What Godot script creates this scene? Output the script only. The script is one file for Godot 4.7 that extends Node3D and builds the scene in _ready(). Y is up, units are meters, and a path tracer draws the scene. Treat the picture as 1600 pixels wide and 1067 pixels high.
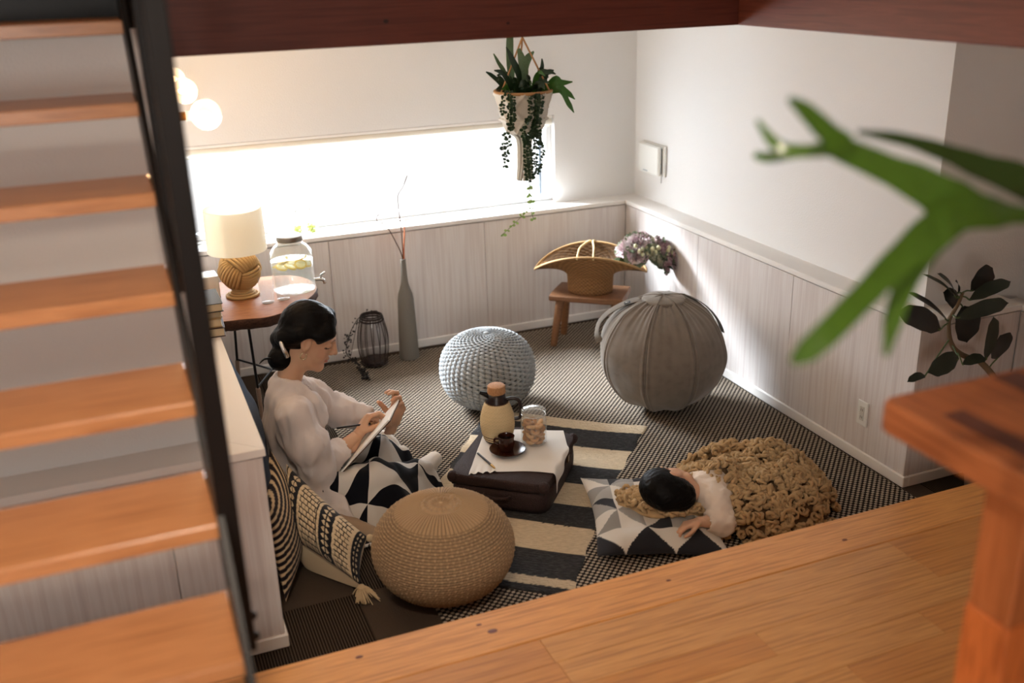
extends Node3D
# A sunken sitting nook seen from the stairs: metres, y up, the corner of the nook's wainscot at the origin, floor at y = 0.

var mats := {}
var tex := {}
var names := {}

func _ready() -> void:
	# camera
	var cam := Camera3D.new()
	cam.name = "camera"
	var att := CameraAttributesPhysical.new()
	att.frustum_focal_length = 35.52
	att.frustum_focus_distance = 4.0
	att.exposure_aperture = 1.6
	att.exposure_shutter_speed = 1.0
	cam.attributes = att
	cam.fov = 37.33
	cam.near = 0.05
	cam.far = 60.0
	cam.position = Vector3(-2.7212, 2.0, 5.06)
	cam.rotation = Vector3(-0.36183497, -0.37544914, -0.02829647)
	add_child(cam)
	cam.current = true
	# sky and exposure
	var env := Environment.new()
	env.background_mode = Environment.BG_COLOR
	env.background_color = Color(1.0, 1.0, 1.0)
	env.background_energy_multiplier = 1.6
	env.tonemap_mode = Environment.TONE_MAPPER_LINEAR
	env.tonemap_exposure = 1.0
	env.sdfgi_enabled = true
	env.ssao_enabled = true
	env.ssil_enabled = true
	var we := WorldEnvironment.new()
	we.name = "environment"
	we.environment = env
	add_child(we)
	# daylight that comes in through the long window, and unseen sources that light the stairs and raised floor
	area_light("window_daylight", Vector3(-1.45, 0.96, -0.3), Vector3(0, PI, 0), Vector2(2.1, 0.5), Color(0.93, 0.965, 1.0), 6.0)
	var sun := DirectionalLight3D.new()
	sun.name = "hazy_sun"
	add_child(sun)
	sun.look_at_from_position(Vector3.ZERO, Vector3(0.48, -0.60, 0.60), Vector3.UP)
	sun.light_color = Color(0.93, 0.965, 1.0)
	sun.light_energy = 20.0
	sun.light_angular_distance = 30.0
	sun.shadow_enabled = true
	spot_light("unseen_stair_light", Vector3(-2.7, 2.93, 4.3), Vector3(-2.6, 0.4, 3.5), 46.0, Color(1.0, 0.92, 0.83), 3.6)  # unseen source overhead, placed to light the stairs and raised floor
	area_light("unseen_rear_daylight", Vector3(-3.7, 1.75, 7.26), Vector3.ZERO, Vector2(1.0, 1.1), Color(1.0, 0.975, 0.94), 6.8)  # unseen source behind the viewer, lights tread fronts and the left wall
	build_materials()
	build_structure()
	build_stairs()
	build_furniture()
	build_textiles()
	build_small_things()
	build_plants()
	build_people()

func area_light(called: String, at: Vector3, turn: Vector3, size: Vector2, color: Color, energy: float) -> void:
	var l := AreaLight3D.new()
	l.name = called
	l.position = at
	l.rotation = turn
	l.area_size = size
	l.area_range = 14.0
	l.area_attenuation = 2.0
	l.light_color = color
	l.light_energy = energy
	l.shadow_enabled = true
	add_child(l)

func spot_light(called: String, at: Vector3, to: Vector3, angle: float, color: Color, energy: float) -> void:
	var l := SpotLight3D.new()
	l.name = called
	add_child(l)
	l.look_at_from_position(at, to, Vector3.BACK)
	l.spot_angle = angle
	l.spot_angle_attenuation = 1.0
	l.spot_range = 12.0
	l.spot_attenuation = 2.0
	l.light_size = 0.06
	l.light_color = color
	l.light_energy = energy
	l.shadow_enabled = true

func bulb_light(called: String, at: Vector3, color: Color, energy: float, size := 0.02) -> void:
	var l := OmniLight3D.new()
	l.name = called
	l.position = at
	l.light_color = color
	l.light_energy = energy
	l.light_size = size
	l.omni_range = 12.0
	l.omni_attenuation = 2.0
	l.shadow_enabled = true
	add_child(l)

# ---------------------------------------------------------------- mesh builder
class MB:
	var v := PackedVector3Array()
	var c := PackedColorArray()
	var uv := PackedVector2Array()
	var ix := PackedInt32Array()
	var col := Color(1, 1, 1)
	var xf := Transform3D.IDENTITY

	func vert(p: Vector3, t := Vector2.ZERO) -> int:
		v.append(xf * p)
		c.append(col)
		uv.append(t)
		return v.size() - 1

	func vertc(p: Vector3, k: Color, t := Vector2.ZERO) -> int:
		v.append(xf * p)
		c.append(k)
		uv.append(t)
		return v.size() - 1

	# counter-clockwise seen from outside
	func tri(a: int, b: int, d: int) -> void:
		ix.append(a)
		ix.append(d)
		ix.append(b)

	func quad(a: int, b: int, d: int, e: int) -> void:
		tri(a, b, d)
		tri(a, d, e)

	func face(pts: Array) -> void:
		var k := []
		for p in pts:
			k.append(vert(p))
		for i in range(1, k.size() - 1):
			tri(k[0], k[i], k[i + 1])

	# a box with chamfered edges, flat shaded
	func box(lo: Vector3, hi: Vector3, bev := 0.004) -> void:
		var b := minf(bev, 0.45 * minf(hi.x - lo.x, minf(hi.y - lo.y, hi.z - lo.z)))
		if bev <= 0.0:
			b = 0.0
		var m := (lo + hi) / 2
		var h := (hi - lo) / 2
		for a in 3:
			var u := (a + 1) % 3
			var w := (a + 2) % 3
			for s in [-1.0, 1.0]:
				var f := []
				for q in [[-1, -1], [1, -1], [1, 1], [-1, 1]]:
					var p := Vector3.ZERO
					p[a] = s * h[a]
					p[u] = q[0] * (h[u] - b)
					p[w] = q[1] * (h[w] - b)
					f.append(m + p)
				if s < 0:
					f.reverse()
				face(f)
			if b <= 0.0:
				continue
			for su in [-1.0, 1.0]:
				for sw in [-1.0, 1.0]:
					var f2 := []
					for q in [[0, -1], [0, 1], [1, 1], [1, -1]]:
						var p := Vector3.ZERO
						p[a] = q[1] * (h[a] - b)
						p[u] = su * (h[u] if q[0] == 0 else h[u] - b)
						p[w] = sw * (h[w] - b if q[0] == 0 else h[w])
						f2.append(m + p)
					if su * sw > 0:
						f2.reverse()
					face(f2)
		if b > 0.0:
			for sx in [-1.0, 1.0]:
				for sy in [-1.0, 1.0]:
					for sz in [-1.0, 1.0]:
						var s3 := Vector3(sx, sy, sz)
						var f3 := [m + s3 * Vector3(h.x, h.y - b, h.z - b), m + s3 * Vector3(h.x - b, h.y, h.z - b), m + s3 * Vector3(h.x - b, h.y - b, h.z)]
						if sx * sy * sz < 0:
							f3.reverse()
						face(f3)

	func sbox(center: Vector3, size: Vector3, bev := 0.004) -> void:
		box(center - size / 2, center + size / 2, bev)

	# a tube along points; radii one number or one per point
	func tube(pts: Array, radius, sides := 8, caps := true, closed := false) -> void:
		var n := pts.size()
		var up := Vector3.UP
		var rings := []
		var t0: Vector3 = (pts[1] - pts[0]).normalized()
		if absf(t0.dot(up)) > 0.9:
			up = Vector3.RIGHT
		var side := t0.cross(up).normalized()
		for i in n:
			var p: Vector3 = pts[i]
			var a: Vector3 = pts[(i - 1 + n) % n] if closed else pts[maxi(i - 1, 0)]
			var b: Vector3 = pts[(i + 1) % n] if closed else pts[mini(i + 1, n - 1)]
			var t := (b - a).normalized()
			side = (side - t * side.dot(t)).normalized()
			var w := t.cross(side)
			var r: float = radius[i] if radius is Array else radius
			var ring := []
			for k in sides:
				var an := TAU * k / sides
				ring.append(vert(p + (side * cos(an) + w * sin(an)) * r, Vector2(float(k) / sides, float(i) / n)))
			rings.append(ring)
		for i in (n if closed else n - 1):
			var ra: Array = rings[i]
			var rb: Array = rings[(i + 1) % n]
			for k in sides:
				quad(ra[k], ra[(k + 1) % sides], rb[(k + 1) % sides], rb[k])
		if caps and not closed:
			var c0 := vert(pts[0])
			var c1 := vert(pts[n - 1])
			for k in sides:
				tri(c0, rings[0][(k + 1) % sides], rings[0][k])
				tri(c1, rings[n - 1][k], rings[n - 1][(k + 1) % sides])

	# profile of (radius, height) from bottom to top, turned round y
	func lathe(prof: Array, segs := 32) -> void:
		var rings := []
		for q in prof:
			if q.x < 1e-5:
				rings.append([vert(Vector3(0, q.y, 0), Vector2(0, q.y))])
				continue
			var ring := []
			for k in segs:
				var an := TAU * k / segs
				ring.append(vert(Vector3(cos(an) * q.x, q.y, -sin(an) * q.x), Vector2(float(k) / segs, q.y)))
			rings.append(ring)
		for i in rings.size() - 1:
			var a: Array = rings[i]
			var b: Array = rings[i + 1]
			for k in segs:
				var l := (k + 1) % segs
				if a.size() == 1 and b.size() == 1:
					break
				elif a.size() == 1:
					tri(a[0], b[l], b[k])
				elif b.size() == 1:
					tri(a[k], a[l], b[0])
				else:
					quad(a[k], a[l], b[l], b[k])

	# surface f(u, v) over [0,1]^2; outside is the side of du x dv
	func grid(nu: int, nv: int, f: Callable, wu := false, wv := false, colf = null, uvs := Vector2.ONE) -> void:
		var first := v.size()
		var cu := nu if wu else nu + 1
		var cv := nv if wv else nv + 1
		for j in cv:
			for i in cu:
				var a := float(i) / nu
				var b := float(j) / nv
				var k: Color = colf.call(a, b) if colf != null else col
				vertc(f.call(a, b), k, Vector2(a, b) * uvs)
		for j in nv:
			for i in nu:
				var i2 := (i + 1) % cu
				var j2 := (j + 1) % cv
				quad(first + j * cu + i, first + j * cu + i2, first + j2 * cu + i2, first + j2 * cu + i)

	# polygon in x-z (counter-clockwise from above), from y0 to y1, flat shaded
	func prism(poly: Array, y0: float, y1: float, bev := 0.0) -> void:
		var n := poly.size()
		var pk := PackedVector2Array(poly)
		var mid := Vector2.ZERO
		for p in pk:
			mid += p / n
		var inner := []
		for p in pk:
			inner.append(p + (mid - p).normalized() * bev)
		var tris := Geometry2D.triangulate_polygon(pk)
		for s in [0, 1]:
			var y := y0 if s == 0 else y1
			var k := []
			for p in inner:
				k.append(vert(Vector3(p.x, y, p.y)))
			for i in range(0, tris.size(), 3):
				var a: Vector2 = pk[tris[i]]
				var b: Vector2 = pk[tris[i + 1]]
				var d: Vector2 = pk[tris[i + 2]]
				var cw := (b - a).cross(d - a) > 0
				if cw == (s == 0):
					tri(k[tris[i]], k[tris[i + 1]], k[tris[i + 2]])
				else:
					tri(k[tris[i]], k[tris[i + 2]], k[tris[i + 1]])
		var area := 0.0
		for i in n:
			area += pk[i].cross(pk[(i + 1) % n])
		var rows := [[inner, y0], [poly, y0 + bev], [poly, y1 - bev], [inner, y1]] if bev > 0 else [[poly, y0], [poly, y1]]
		for r in rows.size() - 1:
			for i in n:
				var j := (i + 1) % n
				var p0: Vector2 = rows[r][0][i]
				var p1: Vector2 = rows[r][0][j]
				var p2: Vector2 = rows[r + 1][0][j]
				var p3: Vector2 = rows[r + 1][0][i]
				var q := [Vector3(p0.x, rows[r][1], p0.y), Vector3(p1.x, rows[r][1], p1.y), Vector3(p2.x, rows[r + 1][1], p2.y), Vector3(p3.x, rows[r + 1][1], p3.y)]
				if area > 0:
					q.reverse()
				face(q)

	func ball(center: Vector3, radii: Vector3, nu := 16, nv := 10, basis := Basis.IDENTITY) -> void:
		var rings := []
		for j in nv + 1:
			var th := PI * j / nv
			if j == 0 or j == nv:
				rings.append([vert(center + basis * Vector3(0, -cos(th) * radii.y, 0))])
				continue
			var ring := []
			for k in nu:
				var an := TAU * k / nu
				ring.append(vert(center + basis * Vector3(cos(an) * sin(th) * radii.x, -cos(th) * radii.y, -sin(an) * sin(th) * radii.z), Vector2(float(k) / nu, float(j) / nv)))
			rings.append(ring)
		for i in nv:
			var a: Array = rings[i]
			var b: Array = rings[i + 1]
			for k in nu:
				var l := (k + 1) % nu
				if a.size() == 1:
					tri(a[0], b[l], b[k])
				elif b.size() == 1:
					tri(a[k], a[l], b[0])
				else:
					quad(a[k], a[l], b[l], b[k])

	func mesh() -> ArrayMesh:
		var n := PackedVector3Array()
		n.resize(v.size())
		for i in range(0, ix.size(), 3):
			var a := ix[i]
			var b := ix[i + 1]
			var d := ix[i + 2]
			var fn := (v[d] - v[a]).cross(v[b] - v[a])
			n[a] += fn
			n[b] += fn
			n[d] += fn
		for i in n.size():
			n[i] = n[i].normalized() if n[i].length_squared() > 1e-20 else Vector3.UP
		var arr := []
		arr.resize(Mesh.ARRAY_MAX)
		arr[Mesh.ARRAY_VERTEX] = v
		arr[Mesh.ARRAY_NORMAL] = n
		arr[Mesh.ARRAY_COLOR] = c
		arr[Mesh.ARRAY_TEX_UV] = uv
		arr[Mesh.ARRAY_INDEX] = ix
		var m := ArrayMesh.new()
		m.add_surface_from_arrays(Mesh.PRIMITIVE_TRIANGLES, arr)
		return m

# ---------------------------------------------------------------- signed-distance mesher (bodies, hair, cloth)
class Sdf:
	var o: Vector3
	var h: float
	var nx: int
	var ny: int
	var nz: int
	var g := PackedFloat32Array()

	func _init(lo: Vector3, hi: Vector3, cell: float) -> void:
		o = lo
		h = cell
		nx = int(ceil((hi.x - lo.x) / cell)) + 1
		ny = int(ceil((hi.y - lo.y) / cell)) + 1
		nz = int(ceil((hi.z - lo.z) / cell)) + 1
		g.resize(nx * ny * nz)
		g.fill(1.0)

	func _range(lo: Vector3, hi: Vector3) -> Array:
		return [clampi(int((lo.x - o.x) / h), 0, nx), clampi(int((hi.x - o.x) / h) + 2, 0, nx), clampi(int((lo.y - o.y) / h), 0, ny), clampi(int((hi.y - o.y) / h) + 2, 0, ny), clampi(int((lo.z - o.z) / h), 0, nz), clampi(int((hi.z - o.z) / h) + 2, 0, nz)]

	# rounded cone from a to b, joined over k
	func cap(a: Vector3, ra: float, b: Vector3, rb: float, k := 0.02) -> void:
		var m := maxf(ra, rb) + maxf(k, 3 * h)
		var r := _range(a.min(b) - Vector3(m, m, m), a.max(b) + Vector3(m, m, m))
		var ab := b - a
		var inv := 1.0 / maxf(ab.length_squared(), 1e-9)
		var dr := rb - ra
		var ik := 0.25 / k
		for z in range(r[4], r[5]):
			for y in range(r[2], r[3]):
				var i := (z * ny + y) * nx
				var p := o + Vector3(0, y, z) * h - a
				for x in range(r[0], r[1]):
					p.x = o.x + x * h - a.x
					var t := clampf(p.dot(ab) * inv, 0.0, 1.0)
					var d := (p - ab * t).length() - ra - dr * t
					var e := g[i + x]
					if d - e < k:
						var w := maxf(k - absf(d - e), 0.0)
						g[i + x] = minf(d, e) - w * w * ik

	func chain(pts: Array, radii: Array, k := 0.02) -> void:
		for i in pts.size() - 1:
			cap(pts[i], radii[i], pts[i + 1], radii[i + 1], k)

	# ellipsoid; cut takes it away
	func ell(c: Vector3, rad: Vector3, k := 0.02, b := Basis.IDENTITY, cut := false) -> void:
		var mr := maxf(rad.x, maxf(rad.y, rad.z)) + maxf(k, 3 * h)
		var r := _range(c - Vector3(mr, mr, mr), c + Vector3(mr, mr, mr))
		var bi := b.transposed()
		var i1 := Vector3(1 / rad.x, 1 / rad.y, 1 / rad.z)
		var i2 := i1 * i1
		var ik := 0.25 / k
		for z in range(r[4], r[5]):
			for y in range(r[2], r[3]):
				var i := (z * ny + y) * nx
				for x in range(r[0], r[1]):
					var p := bi * (o + Vector3(x, y, z) * h - c)
					var k0 := (p * i1).length()
					var d := k0 * (k0 - 1.0) / maxf((p * i2).length(), 1e-6)
					var e := g[i + x]
					if cut:
						d = -d
						if e - d < k:
							var w := maxf(k - absf(d - e), 0.0)
							g[i + x] = maxf(d, e) + w * w * ik
					elif d - e < k:
						var w := maxf(k - absf(d - e), 0.0)
						g[i + x] = minf(d, e) - w * w * ik

	# keeps what lies on the far side of a plane (normal points to what is cut away)
	func cut_plane(at: Vector3, n: Vector3) -> void:
		for z in nz:
			for y in ny:
				var i := (z * ny + y) * nx
				for x in nx:
					var d := (o + Vector3(x, y, z) * h - at).dot(n)
					if d > g[i + x]:
						g[i + x] = d

	# naive surface nets into mb; shade(p) gives the colour, push(p, n) moves a vertex
	func mesh_into(mb: MB, shade = null, uvf = null) -> void:
		var at := PackedInt32Array()
		at.resize(g.size())
		at.fill(-1)
		var sx := 1
		var sy := nx
		var sz := nx * ny
		var offs := [0, sx, sy, sx + sy, sz, sz + sx, sz + sy, sz + sx + sy]
		for z in nz - 1:
			for y in ny - 1:
				var i := (z * ny + y) * nx
				for x in nx - 1:
					var q := i + x
					var e := g[q]
					if e > 3 * h or e < -3 * h:
						continue
					var s := 0
					for k in 8:
						if g[q + offs[k]] < 0.0:
							s += 1
					if s == 0 or s == 8:
						continue
					var sum := Vector3.ZERO
					var cnt := 0
					for k in 8:
						for b in 3:
							if k & (1 << b):
								continue
							var l: int = k | (1 << b)
							var ga := g[q + offs[k]]
							var gb := g[q + offs[l]]
							if (ga < 0.0) == (gb < 0.0):
								continue
							var t := ga / (ga - gb)
							var p := Vector3(k & 1, (k >> 1) & 1, (k >> 2) & 1)
							p[b] = t
							sum += p
							cnt += 1
					var w := o + (Vector3(x, y, z) + sum / cnt) * h
					var t2: Vector2 = uvf.call(w) if uvf != null else Vector2.ZERO
					at[q] = mb.vertc(w, shade.call(w) if shade != null else mb.col, t2)
		for z in range(1, nz - 1):
			for y in range(1, ny - 1):
				var i := (z * ny + y) * nx
				for x in range(1, nx - 1):
					var q := i + x
					var e := g[q]
					if e > 3 * h or e < -3 * h:
						continue
					var ins := e < 0.0
					if ins != (g[q + sx] < 0.0):
						_quad(mb, at[q - sy - sz], at[q - sz], at[q], at[q - sy], ins)
					if ins != (g[q + sy] < 0.0):
						_quad(mb, at[q - sx - sz], at[q - sx], at[q], at[q - sz], ins)
					if ins != (g[q + sz] < 0.0):
						_quad(mb, at[q - sx - sy], at[q - sy], at[q], at[q - sx], ins)

	func _quad(mb: MB, a: int, b: int, c: int, d: int, ins: bool) -> void:
		if a < 0 or b < 0 or c < 0 or d < 0:
			return
		if ins:
			mb.quad(a, b, c, d)
		else:
			mb.quad(d, c, b, a)

# ---------------------------------------------------------------- scene tree
func numbered(called: String, parent: Node) -> String:
	var key := str(parent.get_instance_id()) + called
	var k: int = names.get(key, 0)
	names[key] = k + 1
	return called if k == 0 else "%s_%03d" % [called, k]

func put(called: String, m: Mesh, material: Material, parent: Node = self) -> MeshInstance3D:
	var o := MeshInstance3D.new()
	o.name = numbered(called, parent)
	o.mesh = m
	o.material_override = material
	parent.add_child(o, true)
	return o

func obj(called: String, mb: MB, material: Material, parent: Node = self) -> MeshInstance3D:
	return put(called, mb.mesh(), material, parent)

func tag(o: Node, label: String, category: String, group := "") -> Node:
	o.set_meta("label", label)
	o.set_meta("category", category)
	if group:
		o.set_meta("group", group)
	return o

func thing(called: String, label: String, category: String, at := Vector3.ZERO, turn := 0.0, group := "") -> Node3D:
	var o := Node3D.new()
	o.name = numbered(called, self)
	o.position = at
	o.rotation.y = turn
	add_child(o, true)
	tag(o, label, category, group)
	return o

func struct(called: String, mb: MB, material: Material, label: String, parent: Node = self) -> MeshInstance3D:
	var o := obj(called, mb, material, parent)
	if parent == self:
		o.set_meta("kind", "structure")
		o.set_meta("label", label)
	return o

func boxed(lo: Vector3, hi: Vector3, bev := 0.003) -> MB:
	var b := MB.new()
	b.box(lo, hi, bev)
	return b

func tubed(pts: Array, r, sides := 8) -> MB:
	var b := MB.new()
	b.tube(pts, r, sides)
	return b

func bez(a: Vector3, b: Vector3, c: Vector3, d: Vector3, n := 12) -> Array:
	var out := []
	for i in n + 1:
		out.append(a.bezier_interpolate(b, c, d, float(i) / n))
	return out

func smooth(pts: Array, per := 6) -> Array:
	var out := []
	for i in pts.size() - 1:
		var a: Vector3 = pts[maxi(i - 1, 0)]
		var b: Vector3 = pts[i]
		var c: Vector3 = pts[i + 1]
		var d: Vector3 = pts[mini(i + 2, pts.size() - 1)]
		for k in per:
			out.append(b.cubic_interpolate(c, a, d, float(k) / per))
	out.append(pts[-1])
	return out

# ---------------------------------------------------------------- materials
func noise_tex(key: String, freq: float, octaves: int, ramp: Array, type := FastNoiseLite.TYPE_SIMPLEX_SMOOTH, size := 512, normal := false, bump := 4.0) -> NoiseTexture2D:
	if tex.has(key):
		return tex[key]
	var f := FastNoiseLite.new()
	f.noise_type = type
	f.seed = key.hash() % 1000
	f.frequency = freq
	f.fractal_octaves = octaves
	var t := NoiseTexture2D.new()
	t.width = size
	t.height = size
	t.seamless = true
	t.noise = f
	if normal:
		t.as_normal_map = true
		t.bump_strength = bump
	elif ramp:
		var gr := Gradient.new()
		var off := PackedFloat32Array()
		var cols := PackedColorArray()
		for r in ramp:
			off.append(r[0])
			cols.append(r[1])
		gr.offsets = off
		gr.colors = cols
		t.color_ramp = gr
	tex[key] = t
	return t

func mat(key: String, color := Color.WHITE, rough := 0.8, metal := 0.0) -> StandardMaterial3D:
	if mats.has(key):
		return mats[key]
	var m := StandardMaterial3D.new()
	m.resource_name = key
	m.albedo_color = color
	m.roughness = rough
	m.metallic = metal
	mats[key] = m
	return m

func vcol(key: String, rough := 0.9, sheen := 0.0) -> StandardMaterial3D:
	var m := mat(key, Color.WHITE, rough)
	m.vertex_color_use_as_albedo = true
	m.metallic_specular = 0.3
	if sheen > 0:
		m.rim_enabled = true
		m.rim = sheen
	return m

func triplanar(m: StandardMaterial3D, scale: Vector3, world := true) -> void:
	m.uv1_triplanar = true
	m.uv1_world_triplanar = world
	m.uv1_scale = scale

func lin(r: float, g: float, b: float) -> Color:
	return Color(r, g, b).srgb_to_linear()

func wood(key: String, color: Color, scale: Vector3, rough := 0.45, world := true) -> StandardMaterial3D:
	if mats.has(key):
		return mats[key]
	var m := mat(key, color, rough)
	m.albedo_texture = noise_tex("grain", 0.02, 4, [[0.0, Color(0.78, 0.73, 0.69)], [0.4, Color(0.92, 0.9, 0.88)], [0.52, Color(1, 1, 1)], [0.66, Color(0.93, 0.915, 0.9)], [1.0, Color(1, 0.99, 0.97)]])
	triplanar(m, scale, world)
	return m

func cloth(key: String, color: Color, rough := 0.95, bump := 1.0, pitch := 14.0) -> StandardMaterial3D:
	if mats.has(key):
		return mats[key]
	var m := mat(key, color, rough)
	m.metallic_specular = 0.25
	m.rim_enabled = true
	m.rim = 0.25
	m.normal_enabled = true
	m.normal_scale = bump
	m.normal_texture = noise_tex("cloth_relief", 0.09, 3, [], FastNoiseLite.TYPE_VALUE, 256, true, 6.0)
	triplanar(m, Vector3(pitch, pitch, pitch), false)
	return m

func build_materials() -> void:
	var wall := mat("wall_paint", Color(0.892, 0.888, 0.88), 0.9)
	wall.normal_enabled = true
	wall.normal_scale = 0.25
	wall.normal_texture = noise_tex("plaster", 0.06, 4, [], FastNoiseLite.TYPE_SIMPLEX_SMOOTH, 512, true, 3.0)
	triplanar(wall, Vector3(3, 3, 3))
	var ws := mat("whitewash", Color(0.86, 0.835, 0.82), 0.6)
	ws.albedo_texture = noise_tex("whitewash_grain", 0.015, 4, [[0.0, Color(0.92, 0.90, 0.90)], [0.45, Color(0.975, 0.965, 0.96)], [0.55, Color(1, 1, 1)], [1.0, Color(0.95, 0.94, 0.935)]])
	triplanar(ws, Vector3(4, 0.12, 4))
	mat("trim_white", Color(0.92, 0.905, 0.885), 0.45)
	mat("ceiling_paint", Color(0.9, 0.88, 0.85), 0.9)
	wood("floor_wood", Color(0.80, 0.55, 0.30), Vector3(0.16, 5, 5), 0.32)
	wood("floor_wood_pale", Color(0.83, 0.60, 0.35), Vector3(0.2, 6, 6), 0.32)
	wood("floor_wood_red", Color(0.76, 0.50, 0.28), Vector3(0.14, 4, 4), 0.32)
	wood("nosing_wood", Color(0.88, 0.62, 0.35), Vector3(0.22, 5, 6), 0.3)
	wood("tread_wood", Color(0.78, 0.54, 0.355), Vector3(0.3, 6, 7), 0.32)
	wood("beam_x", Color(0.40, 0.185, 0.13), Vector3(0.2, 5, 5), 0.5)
	wood("beam_z_lit", Color(0.52, 0.27, 0.19), Vector3(5, 5, 0.2), 0.5)  # same wood as the other beam, window light put into its colour
	wood("counter_wood", Color(0.72, 0.43, 0.25), Vector3(5, 5, 0.25), 0.4)
	wood("leg_wood", Color(0.74, 0.44, 0.25), Vector3(5, 0.25, 5), 0.4)
	wood("stool_wood", Color(0.50, 0.34, 0.21), Vector3(2, 6, 6), 0.55)
	wood("slab_wood", Color(0.60, 0.40, 0.25), Vector3(1.2, 5, 6), 0.5)
	wood("bark", Color(0.28, 0.17, 0.11), Vector3(14, 5, 14), 0.8)
	mat("black_steel", Color(0.09, 0.075, 0.07), 0.4)
	mats.black_steel.metallic_specular = 0.3
	mats.slab_wood.metallic_specular = 0.25
	var ribbed := mat("ribbed_glass", Color(0.9, 0.93, 0.94, 0.26), 0.05)
	ribbed.transparency = BaseMaterial3D.TRANSPARENCY_ALPHA
	mat("chrome", Color(0.8, 0.8, 0.78), 0.2, 1.0)
	mat("white_plastic", Color(0.9, 0.9, 0.88), 0.4)
	var glass := mat("pane", Color(1, 1, 1, 0.06), 0.02)
	glass.transparency = BaseMaterial3D.TRANSPARENCY_ALPHA
	var thin := mat("thin_glass", Color(0.93, 0.97, 0.97, 0.12), 0.04)
	thin.transparency = BaseMaterial3D.TRANSPARENCY_ALPHA
	var smoke := mat("smoke_glass", Color(0.30, 0.22, 0.22, 0.22), 0.06)
	smoke.transparency = BaseMaterial3D.TRANSPARENCY_ALPHA

# ---------------------------------------------------------------- the setting
func pieces(parent: Node, called: String, list: Array, materials: Array, bev := 0.002) -> void:
	var k := 0
	for b in list:
		obj(called, boxed(b[0], b[1], bev), materials[k % materials.size()], parent)
		k += 1

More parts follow.
